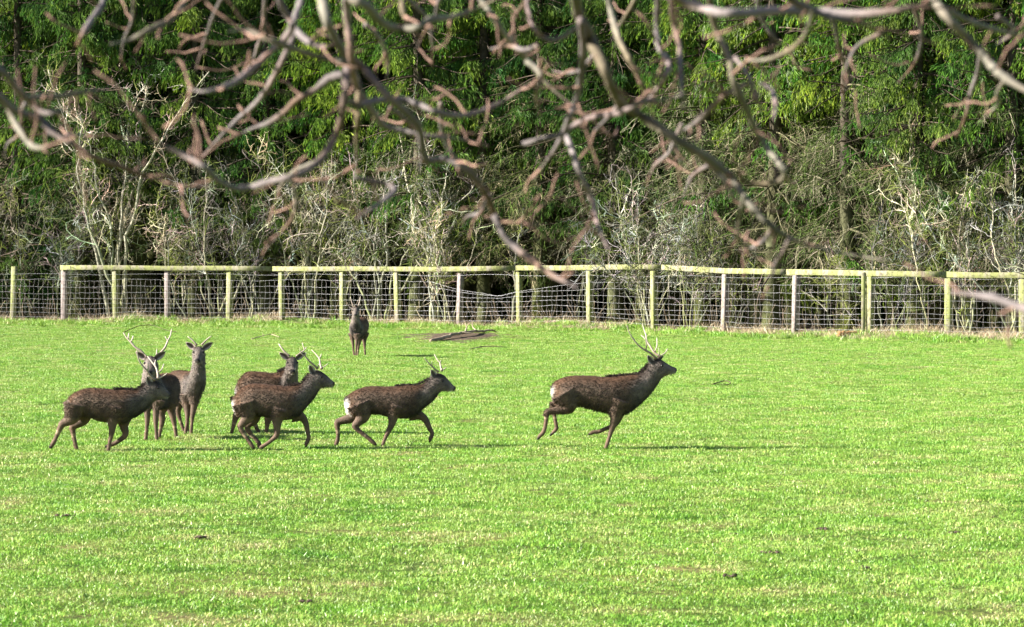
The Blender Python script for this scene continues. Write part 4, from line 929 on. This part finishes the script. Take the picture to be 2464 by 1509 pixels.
def stone(px, py, r, label, col, seed):
    rg = np.random.default_rng(seed); d = F * CAM_H / (py - HZ); X = (px - 1232) / F * d
    n, m = 10, 14; vs = []; ph = rg.uniform(0, 6, 4)
    for i in range(n + 1):
        th = math.pi * i / n
        for j in range(m):
            a = 2 * math.pi * j / m; rr = r * (1 + .18 * math.sin(2 * a + ph[0]) * math.sin(th) + .14 * math.sin(3 * th + ph[1]) + .08 * math.sin(5 * a + ph[2]) * math.sin(th) + rg.normal(0, .03))
            vs.append((rr * math.sin(th) * math.cos(a) * 1.2, rr * math.sin(th) * math.sin(a), rr * math.cos(th) * 0.8 + r * .5))
    i = np.arange((n + 1) * m).reshape(n + 1, m); q = np.roll(i, -1, 1)
    mb = MB(); mb.add(vs, np.stack([i[:-1], i[1:], q[1:], q[:-1]], -1).reshape(-1, 4), None, col)
    o = obj('stone', mb.mesh('stone', M['bark']), None, (X, d, float(ground_z(X, d)))); tag(o, label, 'stone')
stone(1958, 803, 0.13, 'rounded pale stone at the fence foot left of the doubled post', (0.5, 0.42, 0.34), 1)
# clods of trodden earth scattered over the pasture
rg = np.random.default_rng(88)
clods = [(3095 / 1.5584, 1985 / 1.5584), (1765, 1280), (2080, 1366), (1760, 1395), (1850, 1333), (480, 1303), (735, 1445), (2295, 1283), (150, 1250)]
for j, (x, y) in enumerate(clods):
    d = F * CAM_H / (y - HZ); X = (x - 1232) / F * d; k = 5; mb = MB(); k = 9
    for q in range(k):
        c = np.array([rg.normal(0, .03), rg.normal(0, .03), 0.004]); r = rg.uniform(.010, .024)
        n, m = 6, 8; th = np.linspace(0, math.pi, n + 1)[:, None]; a = np.arange(m)[None] * 2 * math.pi / m; rr = r * rg.uniform(.6, 1.35, (n + 1, m))
        v = np.stack([rr * np.sin(th) * np.cos(a), rr * np.sin(th) * np.sin(a), rr * np.cos(th) * .5 + 0 * a], -1).reshape(-1, 3) + c
        i = np.arange((n + 1) * m).reshape(n + 1, m); e = np.roll(i, -1, 1); mb.add(v, np.stack([i[:-1], i[1:], e[1:], e[:-1]], -1).reshape(-1, 4), None, np.array((0.07, 0.05, 0.04)) * rg.uniform(.6, 1.4))
    o = obj('earth_clod', mb.mesh('earth_clod', M['bark']), None, (X, d, float(ground_z(X, d)) + .015)); tag(o, 'small dark clod of trodden earth lying in the short grass', 'clod', 'clods of earth in the pasture')

# ------------------------------------------------------------------ bare tree overhanging the camera: out-of-focus branches
OV = [  # points x,y in the picture grid, width start, width end, distance start, distance end
    ([(762, -90), (765, -40), (775, 0), (785, 45), (805, 90), (835, 140), (850, 175), (863, 212), (862, 270), (858, 330), (858, 385), (853, 432)], 24, 9, 7.0, 7.2),
    ([(838, -90), (834, -30), (836, 50), (842, 110), (848, 160), (862, 215), (907, 281), (935, 306), (1030, 327), (1120, 336), (1175, 353)], 18, 9, 6.6, 7.6),
    ([(845, 140), (873, 162), (905, 200), (945, 242), (1005, 300), (1022, 380), (1060, 384), (1086, 386), (1131, 416), (1166, 461), (1186, 506), (1196, 530), (1241, 536), (1296, 541)], 16, 12, 7.0, 7.6),
    ([(822, 238), (865, 251), (907, 242), (962, 240), (1005, 251), (1052, 270), (1099, 278), (1145, 272), (1205, 247), (1251, 217), (1310, 185)], 14, 9, 7.1, 7.8),
    ([(835, 165), (831, 210), (822, 281), (809, 323), (780, 374), (746, 404), (703, 425), (652, 436), (600, 452), (560, 452), (520, 430), (490, 400), (440, 372), (385, 348), (358, 315), (345, 283)], 15, 12, 7.0, 6.2),
    ([(838, 178), (797, 186), (758, 217), (716, 240), (682, 272), (644, 297), (610, 308), (555, 335)], 17, 9, 7.0, 7.8),
    ([(835, -60), (848, -5), (882, 13), (907, 43), (937, 64), (971, 70), (1005, 66), (1035, 47), (1077, 43), (1120, 30), (1162, 13), (1215, -15)], 22, 10, 6.4, 7.2),
    ([(966, -60), (967, 0), (971, 34), (990, 74)], 14, 11, 7.2, 7.0),
    ([(665, -60), (673, 0), (695, 43), (716, 77), (746, 102), (780, 113), (808, 105)], 13, 15, 7.4, 7.0),
    ([(835, 150), (771, 137), (716, 121), (682, 108), (652, 96), (610, 80), (580, 73), (553, 76)], 13, 12, 7.0, 6.6),
    ([(730, -60), (724, 0), (707, 51), (695, 81), (652, 123), (610, 162), (560, 200), (500, 220), (455, 215)], 15, 12, 7.2, 6.6),
    ([(712, 77), (682, 140), (656, 191), (631, 230), (610, 255), (570, 290), (525, 335), (485, 380)], 13, 9, 7.3, 8.0),
    ([(-60, 190), (-20, 215), (5, 240), (40, 268), (95, 287), (130, 320), (180, 350), (230, 380), (300, 405), (375, 432), (440, 447), (520, 450)], 18, 8, 6.6, 7.4),
    ([(-60, 135), (-20, 160), (10, 175), (45, 220), (75, 245), (105, 270), (140, 268), (172, 262)], 17, 13, 6.3, 6.6),
    ([(62, 235), (140, 232), (200, 222), (262, 214)], 13, 9, 6.5, 7.2),
    ([(255, -60), (248, 5), (222, 45), (200, 80), (184, 110)], 12, 12, 7.6, 7.2),
    ([(480, -60), (440, 10), (410, 45), (385, 60), (350, 77), (310, 98), (268, 106)], 12, 13, 7.5, 6.8),
    ([(15, 250), (35, 295), (65, 338), (85, 355), (112, 355)], 11, 13, 6.8, 6.4),
    ([(1375, -90), (1383, -20), (1395, 42), (1419, 85), (1432, 119), (1453, 162), (1474, 213), (1496, 251), (1538, 276), (1585, 306), (1627, 336), (1670, 361), (1708, 383), (1760, 430), (1795, 480), (1840, 530), (1890, 568), (1960, 595), (2040, 612), (2140, 628)], 24, 13, 6.8, 7.4),
    ([(1398, 50), (1403, 106), (1398, 179), (1387, 238), (1368, 289), (1347, 340), (1313, 391), (1285, 430)], 17, 8, 6.9, 7.8),
    ([(1260, 347), (1300, 335), (1347, 325), (1389, 298), (1430, 281), (1491, 272), (1545, 245), (1600, 240), (1647, 228)], 10, 14, 7.6, 6.8),
    ([(1583, -60), (1583, 0), (1580, 64), (1585, 110), (1608, 150), (1602, 183), (1576, 221), (1556, 243)], 12, 11, 7.2, 7.0),
    ([(1610, -60), (1615, 10), (1623, 68), (1634, 106), (1636, 149), (1640, 213), (1646, 262)], 9, 12, 7.4, 7.0),
    ([(1458, -60), (1470, 25), (1491, 98), (1525, 162), (1557, 230), (1580, 300)], 14, 10, 7.6, 7.8),
    ([(1705, -80), (1708, 0), (1725, 77), (1755, 140), (1763, 191), (1793, 255), (1815, 306), (1840, 349), (1866, 382), (1887, 412), (1882, 432), (1850, 441), (1795, 436), (1772, 400), (1768, 345)], 16, 10, 6.9, 7.3),
    ([(1560, -70), (1636, 0), (1678, 15), (1729, 30), (1793, 32), (1861, 26), (1932, 27), (2057, 33), (2157, 25), (2235, 8), (2300, -30)], 20, 18, 6.2, 6.4),
    ([(1870, -60), (1907, 0), (1947, 20), (1982, 36), (2032, 48), (2085, 60), (2140, 95)], 20, 11, 6.0, 6.6),
    ([(2235, -40), (2256, 12), (2297, 60), (2332, 95), (2372, 140), (2402, 175), (2464, 215), (2540, 250)], 18, 18, 6.6, 6.2),
    ([(2256, 12), (2332, 50), (2407, 75), (2520, 100)], 13, 11, 6.6, 7.4),
    ([(1955, 22), (1948, 60), (1932, 92), (1902, 120), (1852, 142), (1797, 146)], 10, 12, 6.2, 7.0),
    ([(1795, 200), (1776, 213), (1742, 230), (1708, 264), (1670, 298), (1634, 321)], 11, 12, 7.0, 7.4),
    ([(1190, 520), (1211, 566), (1246, 601), (1281, 628), (1326, 661), (1388, 692)], 12, 15, 7.4, 6.8),
    ([(1360, 320), (1381, 376), (1401, 431), (1426, 486), (1436, 536), (1462, 598)], 11, 12, 7.6, 7.2),
    ([(853, 428), (896, 436), (936, 446), (948, 462), (896, 501), (862, 524)], 9, 12, 7.2, 6.8),
    ([(2560, 770), (2464, 742), (2380, 715), (2290, 703)], 20, 14, 5.6, 6.0),
    ([(1130, -70), (1158, 0), (1183, 34), (1213, 81), (1251, 123), (1280, 160), (1330, 215), (1400, 270)], 14, 9, 7.4, 8.0),
    ([(2402, 40), (2440, 75), (2400, 105)], 9, 7, 7.2, 7.6), ([(2390, 705), (2420, 740), (2428, 790)], 8, 6, 5.9, 6.2),
    ([(1830, 200), (1855, 215), (1866, 250), (1862, 285)], 8, 13, 7.3, 6.8), ([(1770, 140), (1800, 180), (1815, 230), (1835, 265)], 9, 12, 7.2, 7.0),
    ([(1400, 60), (1340, 95), (1300, 85), (1275, 45), (1262, -40)], 9, 12, 7.0, 7.4), ([(1295, 110), (1260, 120), (1225, 110), (1180, 118)], 9, 8, 7.3, 7.8), ([(1270, 150), (1290, 165), (1302, 190), (1290, 230), (1300, 280)], 12, 9, 7.4, 7.2)]
tree = empty('overhanging_tree', (0.3, 7.0, 0), 'blurred bare brown branches of a tree hanging close to the camera', 'tree')
TO = np.array(tree.location); rg = np.random.default_rng(99)
def bark_cols(rg, n, tipness):
    g_ = np.array((0.155, 0.135, 0.135)); o_ = np.array((0.15, 0.088, 0.055)); gr = np.array((0.145, 0.15, 0.085)); pk = np.array((0.20, 0.145, 0.135))
    t = np.linspace(0, 1, n)[:, None]; ph = rg.uniform(0, 6)
    a = np.clip(0.5 + 0.5 * np.sin(t * rg.uniform(4, 9) + ph) - 0.5 + tipness * t * 0.45, 0, 1)
    c = g_ * (1 - a) + (o_ if rg.uniform() < 0.55 else pk) * a
    if rg.uniform() < 0.25: c = c * 0.6 + gr * 0.4
    return c * rg.uniform(0.75, 1.15)
for (x0, y0, x1, y1, dd) in ((330, -40, 290, 150, 8), (560, -40, 470, 170, 8.5), (640, -30, 600, 180, 9), (930, -40, 1040, 160, 8.5), (1060, 250, 1160, 420, 9), (1090, -40, 1000, 120, 8), (1330, -40, 1240, 130, 8.5), (1500, 240, 1420, 330, 8), (1540, -40, 1480, 120, 9),
        (1640, 300, 1560, 430, 8.5), (1680, 370, 1810, 520, 8.2), (1720, 390, 1640, 480, 8.8), (1790, 470, 1860, 640, 7.8), (1860, 540, 1780, 600, 8), (1830, -40, 1900, 120, 8.6), (2000, 40, 2060, 220, 8.8), (2120, 80, 2030, 260, 8.2), (2200, 20, 2160, 200, 9), (2360, 120, 2300, 330, 8.6), (2420, 190, 2350, 300, 8),
        (1180, 470, 1110, 540, 8.4), (940, 260, 1010, 420, 8.8), (700, 430, 640, 600, 8.2), (760, 390, 660, 500, 8.6), (880, 60, 930, 190, 8.2), (120, 320, 220, 330, 8), (60, 250, 10, 380, 8.4), (1430, 130, 1330, 170, 8.6), (1600, 310, 1640, 420, 9), (1900, 575, 1850, 690, 7.6)):
    a, b = np.array((x0, y0)), np.array((x1, y1)); nn = np.array((b - a)[::-1]) * np.array((1, -1)); k = rg.uniform(-0.22, 0.22)
    OV.append(([tuple(a + (b - a) * t + nn * k * math.sin(math.pi * t) + rg.normal(0, 4, 2) * (0 < t < 1)) for t in (0, .25, .5, .75, 1)], rg.uniform(8, 11), rg.uniform(4, 7), dd - 0.6, dd))
tips = []
for pts, w0, w1, d0, d1 in OV:
    n = len(pts); dd = np.linspace(d0, d1, n) + 0.10 * np.sin(np.arange(n) * 1.3 + rg.uniform(0, 6))
    W = np.array([P(x, y, d) for (x, y), d in zip(pts, dd)]); S = smooth_line(W, 5); m = len(S)
    rad = 1.12 * np.linspace(w0, w1, m) / 2 / F * np.interp(np.linspace(0, 1, m), np.linspace(0, 1, n), dd) * (1 + 0.10 * rg.normal(0, 1, m) + 0.16 * np.sin(np.arange(m) * 1.25 + rg.uniform(0, 6)) ** 6) * np.clip((1 - np.linspace(0, 1, m)) / 0.3, 0.28, 1) ** 0.7
    mb = MB(); tubes(mb, (S - TO)[None], rad[None], 9, bark_cols(rg, m, 1)[None])
    # short spurs with swollen buds
    k = max(2, m // 7); p, t, _, _ = on_paths(rg, (S - TO)[None], k, 0.25, 1.0)
    T = walk(rg, p, nrm(t * 0.8 + rnd_dir(rg, k) * 0.8), rg.uniform(0.03, 0.17, k), 7, 0.22, (0, 0, 0.05))
    tubes(mb, T, np.array([1.2, 1, .8, .7, .65, .95, .4])[None] * rg.uniform(0.0018, 0.0034, (k, 1)), 6, np.array((0.24, 0.15, 0.12)) * rg.uniform(.7, 1.2, (k, 1)))
    obj('branch', mb.mesh('branch', M['bark']), tree)
# the limb they hang from, above the picture, running to a trunk beside the camera
L_ = smooth_line([P(2700, -1100, 7.4), P(2400, -420, 7.0), P(1900, -190, 6.5), P(1300, -150, 6.9), P(700, -140, 7.1), P(100, -120, 6.9), P(-150, 60, 6.6)], 8)
mb = MB(); m = len(L_); tubes(mb, (L_ - TO)[None], np.linspace(0.06, 0.012, m)[None], 10, bark_cols(rg, m, 0)[None]); obj('limb', mb.mesh('limb', M['bark']), tree)
Tk = smooth_line([np.array([2.6, 8.0, -0.2]), np.array([2.55, 7.9, 1.2]), np.array([2.45, 7.7, 2.6]), L_[0], L_[0] + np.array([-.1, .1, 2.0])], 8)
mb = MB(); m = len(Tk); tubes(mb, (Tk - TO)[None], np.linspace(0.17, 0.06, m)[None], 12, bark_cols(rg, m, 0)[None]); obj('trunk', mb.mesh('trunk', M['bark']), tree)
